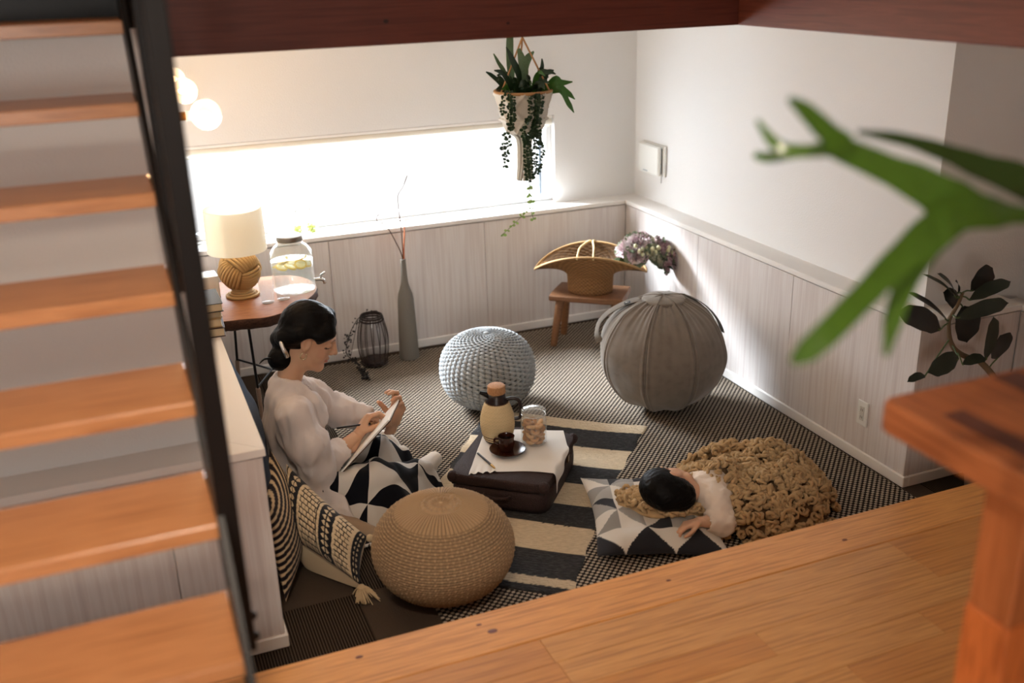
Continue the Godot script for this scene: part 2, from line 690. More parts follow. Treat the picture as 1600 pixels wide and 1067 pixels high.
func build_structure() -> void:
	var wp: Material = mats.wall_paint
	var ws: Material = mats.whitewash
	var tw: Material = mats.trim_white
	var L := 0.692       # ledge height
	var D := 0.122       # ledge depth
	# pit floor: a dark sub-floor with carpet tiles laid on it
	var fl := struct("floor", boxed(Vector3(-4.6, -0.2, -0.35), Vector3(0.75, -0.008, 2.75), 0.0), mat("subfloor", Color(0.2, 0.18, 0.17), 0.95), "dark floor of the sunken nook under its carpet tiles")
	var rib := mat("carpet_ribbed", Color(0.34, 0.295, 0.255), 0.98)
	rib.metallic_specular = 0.1
	var img := Image.create(64, 8, false, Image.FORMAT_RGB8)
	for x in 64:
		var t := 0.5 - 0.5 * cos(TAU * x / 8.0)
		for y in 8:
			var q := 0.35 + 0.65 * t + 0.05 * sin(x * 7.3 + y * 3.1)
			img.set_pixel(x, y, Color(q, q, q))
	rib.albedo_texture = ImageTexture.create_from_image(img)
	rib.heightmap_enabled = true
	rib.heightmap_texture = rib.albedo_texture
	rib.heightmap_scale = 0.25
	triplanar(rib, Vector3(13.5, 13.5, 13.5))
	var plain := mat("carpet_plain", Color(0.29, 0.25, 0.215), 0.98)
	plain.metallic_specular = 0.1
	plain.normal_enabled = true
	plain.normal_texture = noise_tex("cloth_relief", 0.09, 3, [], FastNoiseLite.TYPE_VALUE, 256, true, 6.0)
	triplanar(plain, Vector3(9, 9, 9))
	var T := 0.45
	for i in range(-1, 7):
		for j in range(-5, 2):
			var x0 := maxf(-2.17 - T + i * T, -2.437)
			var x1 := minf(-2.17 + i * T, 0.48)
			var z0 := maxf(2.15 + (j - 0) * T, 0.0)
			var z1 := minf(2.15 + (j + 1) * T, 2.74)
			if x1 - x0 < 0.03 or z1 - z0 < 0.03 or (x1 > 0.1 and z0 < 2.1) or (x0 > -0.01 and z1 < 2.33):
				continue
			x1 = minf(x1, 0.0) if z1 < 2.33 else x1
			obj("carpet_tile", boxed(Vector3(x0 + 0.0006, -0.008, z0 + 0.0006), Vector3(x1 - 0.0006, 0.0, z1 - 0.0006), 0.0015), rib if (i + j) % 2 == 0 else plain, fl)
	# the strip of carpet that runs past the half wall to the stairs
	obj("carpet_tile", boxed(Vector3(-4.6, -0.008, 2.335), Vector3(-2.62, 0.0, 2.74), 0.0015), rib, fl)
	obj("carpet_tile", boxed(Vector3(-2.6188, -0.008, 2.335), Vector3(-2.4382, 0.0, 2.74), 0.0015), rib, fl)

	# back wall with the long window
	var wb := MB.new()
	wb.box(Vector3(-2.7, 0.0, -0.215), Vector3(0.4, 0.70, -0.122), 0.0)
	wb.box(Vector3(-2.7, 1.185, -0.215), Vector3(0.4, 3.2, -0.122), 0.0)
	wb.box(Vector3(-2.7, 0.70, -0.215), Vector3(-2.5, 1.185, -0.122), 0.0)
	wb.box(Vector3(-0.39, 0.70, -0.215), Vector3(0.4, 1.185, -0.122), 0.0)
	struct("wall_back", wb, wp, "white back wall with the long low window in it")
	var wains := struct("trim_1", boxed(Vector3(-2.437, 0.0, -0.12), Vector3(0.0, L - 0.03, -0.013), 0.0), tw, "whitewashed wainscot under the long window")
	for b in [[-2.437, -1.73], [-1.73, -0.87], [-0.87, 0.0]]:
		obj("panel", boxed(Vector3(b[0] + 0.001, 0.04, -0.0135), Vector3(b[1] - 0.001, L - 0.03, 0.0), 0.002), ws, wains)
	struct("trim_2", boxed(Vector3(-2.437, L - 0.024, -0.135), Vector3(0.0, L, 0.008), 0.003), tw, "white ledge on top of the wainscot under the window")
	struct("baseboard_back", boxed(Vector3(-2.437, 0.0, -0.02), Vector3(0.0, 0.046, 0.009), 0.003), tw, "white baseboard along the window wall")

	# right wall
	var wr := MB.new()
	wr.box(Vector3(0.122, 0.0, -0.32), Vector3(0.4, 3.2, 2.208), 0.0)
	struct("wall_right", wr, wp, "bright white right wall above the ledge")
	var wainr := struct("trim_3", boxed(Vector3(0.013, 0.0, -0.1), Vector3(0.12, L - 0.03, 2.32), 0.0), tw, "whitewashed wainscot of the right wall behind the big ball pouf")
	for b in [[0.0, 0.78], [0.78, 1.56], [1.56, 2.336]]:
		obj("panel", boxed(Vector3(0.0, 0.04, b[0] + 0.001), Vector3(0.0135, L - 0.03, b[1] - 0.001), 0.002), ws, wainr)
	struct("trim_4", boxed(Vector3(-0.008, L - 0.024, -0.135), Vector3(0.13, L, 2.344), 0.003), tw, "white ledge along the right wall")
	struct("baseboard_right", boxed(Vector3(-0.009, 0.0, 0.0), Vector3(0.02, 0.046, 2.345), 0.003), tw, "white baseboard along the right wall")
	# the end of the right wall and the recess where the rubber plant stands
	struct("wall_recess_back", boxed(Vector3(0.4, 0.0, 2.0), Vector3(0.9, 3.2, 2.208), 0.0), wp, "shaded white wall behind the rubber plant")
	var wainf := struct("trim_5", boxed(Vector3(0.015, 0.0, 2.2), Vector3(0.5, L - 0.03, 2.323), 0.0), tw, "whitewashed wainscot behind the rubber plant")
	obj("panel", boxed(Vector3(0.001, 0.04, 2.3225), Vector3(0.49, L - 0.03, 2.336), 0.002), ws, wainf)
	struct("trim_6", boxed(Vector3(0.13, L - 0.024, 2.19), Vector3(0.5, L, 2.344), 0.003), tw, "white ledge behind the rubber plant")
	struct("baseboard_recess", boxed(Vector3(0.02, 0.0, 2.32), Vector3(0.5, 0.046, 2.345), 0.003), tw, "white baseboard of the recess at the wall's end")
	struct("wall_recess_side", boxed(Vector3(0.61, 0.0, 2.208), Vector3(0.9, 3.2, 7.0), 0.0), wp, "white side wall beyond the wooden counter")
	var wains2 := struct("trim_7", boxed(Vector3(0.50, 0.0, 2.2), Vector3(0.62, L - 0.03, 7.0), 0.0), tw, "whitewashed wainscot of the side wall beyond the counter")
	obj("panel", boxed(Vector3(0.488, 0.04, 2.34), Vector3(0.501, L - 0.03, 4.4), 0.002), ws, wains2)
	struct("trim_8", boxed(Vector3(0.48, L - 0.024, 2.344), Vector3(0.62, L, 7.0), 0.003), tw, "white ledge of the side wall beyond the counter")

	# half wall on the left with its deep ledge, and the wall that stands back on it
	struct("wall_left", boxed(Vector3(-4.6, 0.0, -0.32), Vector3(-2.559, 3.2, 2.208), 0.0), wp, "white wall seen between the stair treads")
	var half := struct("trim_9", boxed(Vector3(-4.6, 0.0, 0.0), Vector3(-2.45, L - 0.03, 2.32), 0.0), tw, "whitewashed half wall behind the seated woman")
	obj("panel", boxed(Vector3(-2.4505, 0.04, 0.002), Vector3(-2.437, L - 0.03, 2.334), 0.002), ws, half)
	for b in [[-4.6, -3.45], [-3.45, -2.72], [-2.72, -2.437]]:
		obj("panel", boxed(Vector3(b[0] + 0.001, 0.04, 2.3195), Vector3(b[1] - 0.001, L - 0.03, 2.333), 0.002), ws, half)
	# the ledge is mitred at the corner
	var l1 := MB.new()
	l1.prism([Vector2(-4.6, 2.2), Vector2(-4.6, 2.341), Vector2(-2.4285, 2.341), Vector2(-2.5705, 2.2)], L - 0.024, L, 0.002)
	struct("trim_10", l1, tw, "white ledge on the half wall under the stairs")
	var l2 := MB.new()
	l2.prism([Vector2(-2.5695, -0.1), Vector2(-2.5695, 2.2), Vector2(-2.4285, 2.34), Vector2(-2.4285, -0.1)], L - 0.024, L, 0.002)
	struct("trim_11", l2, tw, "white ledge on the half wall beside the seated woman")
	struct("baseboard_left", boxed(Vector3(-4.6, 0.0, 2.325), Vector3(-2.428, 0.046, 2.342), 0.003), tw, "white baseboard at the foot of the half wall under the stairs")
	struct("baseboard_left_side", boxed(Vector3(-2.445, 0.0, 0.0), Vector3(-2.428, 0.046, 2.325), 0.003), tw, "white baseboard of the half wall behind the woman")

	# window: frame, sash, pane
	var win := MB.new()
	win.box(Vector3(-2.5, 0.70, -0.205), Vector3(-0.39, 0.735, -0.165), 0.003)
	win.box(Vector3(-2.5, 1.15, -0.205), Vector3(-0.39, 1.185, -0.165), 0.003)
	win.box(Vector3(-2.5, 0.735, -0.205), Vector3(-2.465, 1.15, -0.165), 0.003)
	win.box(Vector3(-0.425, 0.735, -0.205), Vector3(-0.39, 1.15, -0.165), 0.003)
	var wn := struct("window_1", win, mat("window_frame", Color(0.9, 0.91, 0.92), 0.4), "long low white window, blown out by daylight")
	obj("sash", boxed(Vector3(-0.463, 0.735, -0.198), Vector3(-0.448, 1.15, -0.176), 0.002), mat("sash_grey", Color(0.45, 0.5, 0.55), 0.4), wn)
	obj("pane", boxed(Vector3(-2.465, 0.735, -0.19), Vector3(-0.463, 1.15, -0.186), 0.0), mats.pane, wn)
	var bl := thing("roller_blind", "cream roller blind rolled up along the top of the long window", "blind")
	obj("rail", boxed(Vector3(-2.49, 1.168, -0.164), Vector3(-0.397, 1.183, -0.125), 0.003), tw, bl)
	var cr := cloth("blind_cloth", Color(0.93, 0.915, 0.87), 0.9, 0.2)
	obj("roll", tubed([Vector3(-2.485, 1.149, -0.143), Vector3(-0.402, 1.149, -0.143)], 0.019, 16), cr, bl)
	obj("bottom_bar", boxed(Vector3(-2.485, 1.116, -0.162), Vector3(-0.402, 1.128, -0.154), 0.003), cr, bl)

	# beams and the slab above the nook
	var bb := struct("beam_back", boxed(Vector3(-2.559, 1.781, 2.05), Vector3(-0.65, 2.12, 2.17), 0.003), mats.beam_x, "dark red-brown beam across the top of the nook")
	bb.set_meta("category", "beam")
	bb.set_meta("kind", "structure")
	var br := struct("beam_right", boxed(Vector3(-0.77, 1.781, 2.171), Vector3(-0.65, 2.12, 7.0), 0.003), mats.beam_z_lit, "red-brown beam running towards the viewer at the upper right")
	br.set_meta("category", "beam")
	var knot := mat("knot", Color(0.16, 0.07, 0.05), 0.6)
	for q in [[-1.566, 1.823, 0.006, 0.004], [-1.935, 1.845, 0.009, 0.006]]:
		var kb := MB.new()
		kb.ball(Vector3(q[0], q[1], 2.1695), Vector3(q[2], q[3], 0.0012), 10, 6)
		obj("knot", kb, knot, bb)
	struct("ceiling", boxed(Vector3(-2.7, 2.12, -0.32), Vector3(0.4, 2.3, 2.17), 0.0), mats.ceiling_paint, "white ceiling of the nook above the beams")
	struct("ceiling_high", boxed(Vector3(-4.7, 3.0, 1.9), Vector3(1.0, 3.2, 7.2), 0.0), mats.ceiling_paint, "white ceiling over the stairs and the wooden floor")
	struct("wall_above_beam", boxed(Vector3(-2.7, 2.121, 2.06), Vector3(0.4, 3.2, 2.169), 0.0), wp, "white wall over the dark beam")
	struct("wall_far_left", boxed(Vector3(-4.75, -0.2, -0.32), Vector3(-4.6, 3.2, 7.2), 0.0), wp, "white wall to the left of the stairs")
	var wbh := MB.new()
	wbh.box(Vector3(-4.7, -0.2, 7.0), Vector3(1.0, 1.15, 7.2), 0.0)
	wbh.box(Vector3(-4.7, 2.35, 7.0), Vector3(1.0, 3.2, 7.2), 0.0)
	wbh.box(Vector3(-4.7, 1.15, 7.0), Vector3(-4.25, 2.35, 7.2), 0.0)
	wbh.box(Vector3(-3.15, 1.15, 7.0), Vector3(1.0, 2.35, 7.2), 0.0)
	struct("wall_behind", wbh, wp, "white wall behind the viewer")
	var w2 := MB.new()
	w2.box(Vector3(-4.25, 1.15, 7.1), Vector3(-3.15, 1.19, 7.15), 0.003)
	w2.box(Vector3(-4.25, 2.31, 7.1), Vector3(-3.15, 2.35, 7.15), 0.003)
	w2.box(Vector3(-4.25, 1.19, 7.1), Vector3(-4.21, 2.31, 7.15), 0.003)
	w2.box(Vector3(-3.19, 1.19, 7.1), Vector3(-3.15, 2.31, 7.15), 0.003)
	var wn2 := struct("unseen_window_2", w2, mats.window_frame, "unseen window behind the viewer, placed to light the stairs and the wall behind them")  # out of view, placed to light the stairs from the front
	obj("pane", boxed(Vector3(-4.21, 1.19, 7.123), Vector3(-3.19, 2.31, 7.127), 0.0), mats.pane, wn2)
	struct("trim_12", boxed(Vector3(-4.6, 1.862, 2.209), Vector3(-2.562, 2.16, 2.25), 0.002), mats.black_steel, "black steel channel at the top of the wall behind the stairs")

	# unseen lamp in the high ceiling, placed to light the stairs and boards
	for q in [[Vector3(-2.7, 3.0, 4.3), "unseen round ceiling lamp, placed to light the wooden stairs and raised floor"]]:
		var cl := thing("unseen_ceiling_lamp", q[1], "lamp", q[0], 0.0, "unseen ceiling lamps")
		var hous := MB.new()
		hous.lathe([Vector2(0.0, -0.03), Vector2(0.058, -0.03), Vector2(0.06, -0.05), Vector2(0.07, -0.052), Vector2(0.072, 0.0), Vector2(0.0, 0.0)], 36)
		obj("housing", hous, tw, cl)
		var disc := MB.new()
		disc.lathe([Vector2(0, -0.036), Vector2(0.056, -0.036), Vector2(0.056, -0.031), Vector2(0, -0.031)], 32)
		obj("glowing_disc", disc, glow("unseen_lamp_glow", Color(1.0, 0.9, 0.78), 4.0), cl)

	# raised wooden floor, its planks and the nosing board along the edge
	var pf := struct("floor_raised", boxed(Vector3(-4.6, -0.2, 2.76), Vector3(0.61, 0.225, 7.0), 0.0), mat("riser", Color(0.62, 0.38, 0.19), 0.5), "raised floor of orange wooden boards in the foreground")
	obj("nosing_board", boxed(Vector3(-4.6, 0.1, 2.747), Vector3(0.487, 0.247, 2.929), 0.006), mats.nosing_wood, pf)
	for q in [[-2.30, 2.80, 0.008], [-1.93, 2.842, 0.011], [-1.955, 2.80, 0.006], [-1.36, 2.83, 0.006], [-0.74, 2.865, 0.007]]:
		var nk := MB.new()
		nk.ball(Vector3(q[0], 0.2466, q[1]), Vector3(q[2] * 1.6, 0.0008, q[2]), 12, 6)
		obj("knot", nk, mat("floor_knot", Color(0.42, 0.2, 0.1), 0.5), pf.get_node("nosing_board"))
	var woods := [mats.floor_wood, mats.floor_wood_pale, mats.floor_wood, mats.floor_wood_red]
	var k := 0
	for row in 38:
		var z0 := 2.93 + row * 0.1068
		var x: float = -4.6 - [0.55, 1.0, 0.02, 0.71, 0.35][row % 5]
		var joints := {0: [-1.825], 2: [-1.272], 4: [-1.134], 3: [-2.0], 1: [-0.62]}
		var cuts: Array = joints[row] if row < 5 else []
		var stops := [-4.6]
		if cuts:
			var q: float = cuts[0]
			while q - 1.2 > -4.6:
				q -= 1.2
			while q < 0.487:
				stops.append(q)
				q += 1.2
		else:
			x += 1.2
			while x < 0.487:
				if x > -4.5:
					stops.append(x)
				x += 1.2
		stops.append(0.487)
		for i in stops.size() - 1:
			obj("plank", boxed(Vector3(stops[i] + 0.0004, 0.2249, z0), Vector3(stops[i + 1] - 0.0004, 0.2468, z0 + 0.1062), 0.0008), woods[(k * 7 + row) % 4], pf)
			k += 1

	# wall fittings
	var ven := thing("ventilator_cover", "small white square ventilator cover on the right wall", "ventilator", Vector3(0.122, 0.935, 0.115))
	obj("back_plate", boxed(Vector3(-0.016, -0.085, -0.125), Vector3(0.0, 0.085, 0.125), 0.004), mats.white_plastic, ven)
	obj("cover", boxed(Vector3(-0.045, -0.082, -0.12), Vector3(-0.022, 0.08, 0.105), 0.007), mats.white_plastic, ven)
	obj("slot", boxed(Vector3(-0.022, -0.07, -0.1), Vector3(-0.016, 0.07, 0.1), 0.001), mat("slot_grey", Color(0.3, 0.3, 0.3), 0.6), ven)
	obj("cord", tubed([Vector3(-0.019, -0.08, 0.10), Vector3(-0.02, -0.12, 0.102)], 0.0015, 6), mat("cord_grey", Color(0.5, 0.5, 0.5), 0.6), ven)
	obj("mark", boxed(Vector3(-0.0455, -0.07, -0.06), Vector3(-0.0449, -0.064, -0.01), 0.0), mat("mark_grey", Color(0.62, 0.64, 0.66), 0.6), ven)
	var out := thing("wall_outlet", "white wall outlet plate low on the right wainscot", "outlet", Vector3(0.0, 0.213, 2.076))
	obj("plate", boxed(Vector3(-0.007, -0.054, -0.031), Vector3(0.0, 0.054, 0.031), 0.003), mats.white_plastic, out)
	obj("socket_block", boxed(Vector3(-0.0095, -0.031, -0.012), Vector3(-0.006, 0.031, 0.012), 0.001), mat("socket_white", Color(0.8, 0.79, 0.76), 0.4), out)
	for y in [-0.016, 0.016]:
		for z in [-0.0045, 0.0045]:
			obj("slit", boxed(Vector3(-0.0101, y - 0.005, z - 0.0008), Vector3(-0.0094, y + 0.005, z + 0.0008), 0.0), mats.black_steel, out)

# ---------------------------------------------------------------- stairs
func build_stairs() -> void:
	var st := thing("staircase", "open staircase of orange wooden treads on a black steel stringer", "staircase")
	var X := -2.64
	for i in range(-3, 9):
		var y := 1.727 - 0.16444 * i
		var z := 2.660 + 0.184 * i
		obj("tread", boxed(Vector3(-3.52, y - 0.03, z - 0.227), Vector3(X, y, z), 0.002), mats.tread_wood, st)
	for x in [X + 0.0005, -3.533]:
		var sg := MB.new()
		# a sloping plate from the raised floor up past the top of the picture
		var prof := [Vector2(0.248, 4.34), Vector2(0.248, 4.12), Vector2(2.12, 2.02), Vector2(2.34, 2.02)]
		var a := []
		var b := []
		for q in prof:
			a.append(Vector3(x, q.x, q.y))
			b.append(Vector3(x + 0.012, q.x, q.y))
		for i in 4:
			var j := (i + 1) % 4
			sg.face([a[i], a[j], b[j], b[i]])
		sg.face([b[0], b[1], b[2], b[3]])
		a.reverse()
		sg.face(a)
		obj("stringer", sg, mats.black_steel, st)
	for p in [[3.376, 0.793, -2.603, -2.639], [2.885, 1.36, -2.604, -2.631]]:
		var post := obj("railing_post", boxed(Vector3(p[3], p[1], p[0]), Vector3(p[2], 2.75, p[0] + 0.03), 0.002), mats.black_steel, st)
		for dy in [0.022, 0.068]:
			var bo := MB.new()
			bo.xf = Transform3D(Basis(Vector3.FORWARD, PI / 2), Vector3(p[2], p[1] + dy, p[0] + 0.015))
			bo.lathe([Vector2(0.0085, 0), Vector2(0.0085, 0.003), Vector2(0.007, 0.007), Vector2(0.004, 0.009), Vector2(0, 0.0095)], 12)
			obj("bolt", bo, mats.black_steel, post)
	# the handrail runs above the picture at the head of the posts
	obj("handrail", tubed([Vector3(-2.62, 2.72, 1.9), Vector3(-2.62, 2.72, 2.6), Vector3(-2.62, 2.25, 3.3), Vector3(-2.62, 1.7, 3.9)], 0.0, 6) if false else boxed(Vector3(-2.632, 2.72, 2.2), Vector3(-2.608, 2.755, 3.62), 0.004), mats.black_steel, st)

# ---------------------------------------------------------------- furniture
func leg_between(a: Vector3, b: Vector3, ra: float, rb: float, sides := 10) -> MB:
	var m := MB.new()
	m.tube([a, a.lerp(b, 0.03), a.lerp(b, 0.97), b], [ra * 0.9, ra, rb, rb * 0.9], sides)
	return m

func build_furniture() -> void:
	# the wooden counter at the right, close to the viewer
	var ct := thing("counter_table", "tall orange wooden counter with a thick top, close to the viewer at the right", "counter")
	var top := MB.new()
	var x0 := -1.594
	var z0 := 3.857
	var poly := []
	for k in 5:
		var a := PI + PI / 2 * k / 4
		poly.append(Vector2(x0 + 0.02 + cos(a) * 0.02, z0 + 0.02 + sin(a) * 0.02))
	poly.append(Vector2(0.3, z0))
	poly.append(Vector2(0.3, 4.95))
	poly.append(Vector2(x0, 4.95))
	top.prism(poly, 1.244, 1.3, 0.006)
	obj("counter_top", top, mats.counter_wood, ct)
	var inlay := wood("counter_dark", Color(0.42, 0.25, 0.2), Vector3(7, 7, 0.8), 0.4)
	for q in [[-1.55, -1.505, 3.95, 4.12], [-1.36, -1.30, 3.87, 4.5], [-1.2, -1.14, 4.0, 4.9]]:
		obj("dark_lamella", boxed(Vector3(q[0], 1.297, q[2]), Vector3(q[1], 1.3006, q[3]), 0.0), inlay, ct)
	for q in [[-1.56, 4.057], [0.14, 4.057], [-1.56, 4.78], [0.14, 4.78]]:
		var lg := obj("leg", boxed(Vector3(q[0] + 0.003, 1.02, q[1] + 0.002), Vector3(q[0] + 0.1, 1.244, q[1] + 0.084), 0.003), mats.leg_wood, ct)
		obj("leg_foot", boxed(Vector3(q[0], 0.247, q[1]), Vector3(q[0] + 0.103, 1.02, q[1] + 0.086), 0.003), wood("leg_foot_wood", Color(0.84, 0.47, 0.24), Vector3(7, 0.7, 7), 0.4), lg)

	# live-edge side table with the lamp
	var tb := thing("side_table", "live-edge wooden slab table on thin black legs under the lamp", "side table")
	var edge := [Vector2(-2.425, 0.83), Vector2(-2.37, 0.86), Vector2(-2.29, 0.868), Vector2(-2.2, 0.885), Vector2(-2.12, 0.855), Vector2(-2.04, 0.8), Vector2(-1.985, 0.715), Vector2(-1.945, 0.65), Vector2(-1.918, 0.58), Vector2(-1.91, 0.5), Vector2(-1.925, 0.41), Vector2(-1.97, 0.33), Vector2(-2.04, 0.29), Vector2(-2.15, 0.27), Vector2(-2.27, 0.28), Vector2(-2.425, 0.3)]
	var sm := []
	for i in edge.size():
		var a: Vector2 = edge[(i - 1 + edge.size()) % edge.size()]
		var b: Vector2 = edge[i]
		var c: Vector2 = edge[(i + 1) % edge.size()]
		var d: Vector2 = edge[(i + 2) % edge.size()]
		for k in 4:
			sm.append(b.cubic_interpolate(c, a, d, k / 4.0))
	sm.reverse()
	var slab := MB.new()
	slab.prism(sm, 0.5975, 0.6, 0.001)
	obj("table_top", slab, mats.slab_wood, tb)
	var bark := MB.new()
	var rings := [[0.0, 0.598], [0.004, 0.59], [0.003, 0.575], [-0.008, 0.555], [-0.02, 0.547]]
	var mid := Vector2(-2.2, 0.57)
	var idx := []
	for r in rings.size():
		var row := []
		for i in sm.size():
			var p: Vector2 = sm[i]
			var w := 0.004 * sin(i * 1.7 + r) + 0.003 * sin(i * 0.6)
			var q = p + (p - mid).normalized() * (rings[r][0] + (w if r > 0 else 0.0))
			q.x = maxf(q.x, -2.427)
			row.append(bark.vert(Vector3(q.x, rings[r][1], q.y)))
		idx.append(row)
	for r in rings.size() - 1:
		for i in sm.size():
			var j := (i + 1) % sm.size()
			bark.quad(idx[r][i], idx[r][j], idx[r + 1][j], idx[r + 1][i])
	var under := []
	for i in sm.size():
		under.append(idx[-1][i])
	for i in range(1, sm.size() - 1):
		bark.tri(under[0], under[i], under[i + 1])
	var bk: StandardMaterial3D = mats.bark
	bk.albedo_texture = noise_tex("bark_patches", 0.02, 4, [[0.0, Color(0.5, 0.42, 0.38)], [0.5, Color(0.9, 0.85, 0.8)], [0.66, Color(1.4, 1.3, 1.1)], [0.7, Color(2.6, 2.2, 1.6)], [1.0, Color(3, 2.5, 1.9)]])
	triplanar(bk, Vector3(5, 8, 5))
	obj("bark_edge", bark, mats.bark, tb)
	var hub := Vector3(-2.155, 0.22, 0.53)
	for q in [[Vector3(-2.30, 0.0, 0.33), Vector3(-2.275, 0.55, 0.345)], [Vector3(-2.245, 0.0, 0.715), Vector3(-2.262, 0.55, 0.745)], [Vector3(-1.995, 0.0, 0.53), Vector3(-2.02, 0.55, 0.53)]]:
		var a: Vector3 = q[0]
		var b: Vector3 = q[1]
		var k := a.lerp(b, 0.4)
		var lg := obj("leg", tubed([k, b], 0.0062, 8), mats.black_steel, tb)
		obj("foot", leg_between(a, k, 0.008, 0.0105), wood("foot_wood", Color(0.62, 0.52, 0.44), Vector3(9, 1, 9), 0.6), lg)
		obj("strut", tubed([k + Vector3(0, 0.004, 0), hub], 0.0048, 6), mats.black_steel, tb)

	# low milking stool with the flower basket
	var st := thing("low_stool", "low rustic wooden stool under the wicker basket", "stool", Vector3(-0.405, 0.006, 0.362), -0.677)
	var seat := MB.new()
	var sp := []
	for q in [Vector2(-0.2, 0.125), Vector2(-0.205, 0.06), Vector2(-0.2, -0.06), Vector2(-0.195, -0.125), Vector2(-0.1, -0.13), Vector2(0.1, -0.127), Vector2(0.2, -0.124), Vector2(0.206, 0.0), Vector2(0.203, 0.124), Vector2(0.1, 0.13), Vector2(-0.1, 0.128)]:
		sp.append(q)
	sp.reverse()
	seat.prism(sp, 0.268, 0.3, 0.006)
	obj("seat", seat, mats.stool_wood, st)
	for q in [[-0.15, 0.07, -0.185, 0.095], [-0.15, -0.07, -0.175, -0.1], [0.15, 0.07, 0.18, 0.095], [0.15, -0.07, 0.18, -0.1]]:
		obj("leg", leg_between(Vector3(q[2], 0.0, q[3]), Vector3(q[0], 0.27, q[1]), 0.019, 0.024, 9), mats.stool_wood, st)

	# the flared wicker basket
	var bs := thing("wicker_basket", "wide flared wicker basket on the low stool", "basket", Vector3(-0.405, 0.3065, 0.362), -0.55)
	var bf := func(inset: float) -> Callable:
		return func(u: float, v: float) -> Vector3:
			var f := TAU * u
			var cx := cos(f)
			var sz := sin(f)
			var tip := 0.30 * cx
			var rim := Vector3(tip, 0.115 + 0.115 * pow(absf(sz), 1.5), 0.16 * sz)
			var base := Vector3(0.118 * cx, 0.0, 0.088 * sz)
			var neck := Vector3(0.122 * cx, 0.085 + 0.01 * absf(sz), 0.09 * sz)
			var p: Vector3
			if v < 0.38:
				p = base.lerp(neck, v / 0.38)
			else:
				var t := (v - 0.38) / 0.62
				var bend := neck + Vector3(0.02 * cx, 0.035, 0.012 * sz) + (rim - neck) * Vector3(0.3, 0.35, 0.4)
				p = neck.bezier_interpolate(neck + Vector3(0, 0.03, 0), bend, rim, t)
			var out := Vector3(cx, 0.2, sz).normalized()
			var row := v * 26.0
			var weave := 0.0042 * sin(f * 34.0 + PI * floorf(row)) * sin(PI * fposmod(row, 1.0))
			return p + out * (weave - inset)
	var bc := func(u: float, v: float) -> Color:
		var row := v * 26.0
		var k := 0.5 + 0.5 * sin(PI * fposmod(row, 1.0)) + 0.22 * sin(TAU * u * 34.0 + PI * floorf(row)) + 0.06 * sin(u * 41.0 + v * 60.0)
		return Color(0.30 * k, 0.155 * k, 0.062 * k)
	var wick := vcol("wicker", 0.65)
	var body := MB.new()
	body.grid(272, 104, bf.call(0.0), true, false, bc)
	obj("woven_side", body, wick, bs)
	var inner := MB.new()
	inner.grid(200, 60, func(u: float, v: float) -> Vector3: return bf.call(0.005).call(1.0 - u, v), true, false, func(u: float, v: float) -> Color: return bc.call(1.0 - u, v) * 0.42)  # inside of the weave darkened in its colour to stand for shade
	obj("shaded_inside", inner, wick, bs)
	var bot := MB.new()
	bot.xf = Transform3D(Basis.from_scale(Vector3(0.12, 1, 0.09)), Vector3.ZERO)
	bot.col = Color(0.2, 0.1, 0.045)
	bot.lathe([Vector2(0, 0.0), Vector2(1, 0.0), Vector2(1, 0.008), Vector2(0, 0.01)], 40)
	obj("bottom", bot, wick, bs)
	var rimpts := []
	for i in 72:
		rimpts.append(bf.call(0.0).call(i / 72.0, 1.0))
	var rim := MB.new()
	rim.col = Color(0.42, 0.26, 0.12)
	rim.tube(rimpts, 0.0062, 8, false, true)
	obj("rim", rim, wick, bs)
	var hm := mat("basket_cord", Color(0.83, 0.72, 0.52), 0.8)
	for q in [[-0.055, -0.012], [0.03, 0.012]]:
		obj("handle", tubed(smooth([Vector3(q[0], 0.22, 0.163), Vector3(q[0] * 0.8 + q[1] * 0.2, 0.262, 0.09), Vector3(q[1], 0.268, -0.03), Vector3(q[1], 0.235, -0.16)], 6), 0.0052, 8), hm, bs)

	# dark suitcase used as a low table
	var sc := thing("suitcase", "dark brown leather suitcase used as a low table under the carafe", "suitcase", Vector3(-1.385, 0.012, 1.665), -0.694)
	var leather := mat("dark_leather", Color(0.16, 0.075, 0.058), 0.75)
	leather.normal_enabled = true
	leather.normal_texture = noise_tex("leather_relief", 0.12, 2, [], FastNoiseLite.TYPE_CELLULAR, 256, true, 8.0)
	triplanar(leather, Vector3(8, 8, 8), false)
	for q in [["body", 0.0, 0.082], ["lid", 0.085, 0.128]]:
		var cs := MB.new()
		var y0: float = q[1]
		var y1: float = q[2]
		cs.grid(64, 12, func(u: float, v: float) -> Vector3:
			var f := TAU * u
			var e := 0.22
			var c := cos(f)
			var s := sin(f)
			var p := Vector3(signf(c) * pow(absf(c), e) * 0.196, 0.0, -signf(s) * pow(absf(s), e) * 0.231)
			var t := v * 3.0
			var sx := 1.0
			var y := 0.0
			if t < 1.0:
				sx = t
				y = y0
			elif t < 2.0:
				var k := (t - 1.0)
				y = lerpf(y0, y1, k)
				sx = 1.0 + 0.012 * sin(PI * k)
			else:
				sx = 3.0 - t
				y = y1 + 0.004 * (t - 2.0)
			return Vector3(p.x * sx, y, p.z * sx), true, false)
		obj(q[0], cs, leather, sc)
	obj("seam_band", boxed(Vector3(-0.19, 0.079, -0.225), Vector3(0.19, 0.088, 0.225), 0.003), mat("leather_dark", Color(0.07, 0.04, 0.035), 0.5), sc)
	for x in [-0.185, 0.185]:
		for z in [-0.218, 0.218]:
			var cb := MB.new()
			cb.ball(Vector3(x, 0.11, z), Vector3(0.022, 0.024, 0.024), 14, 10)
			obj("corner_cap", cb, leather, sc)
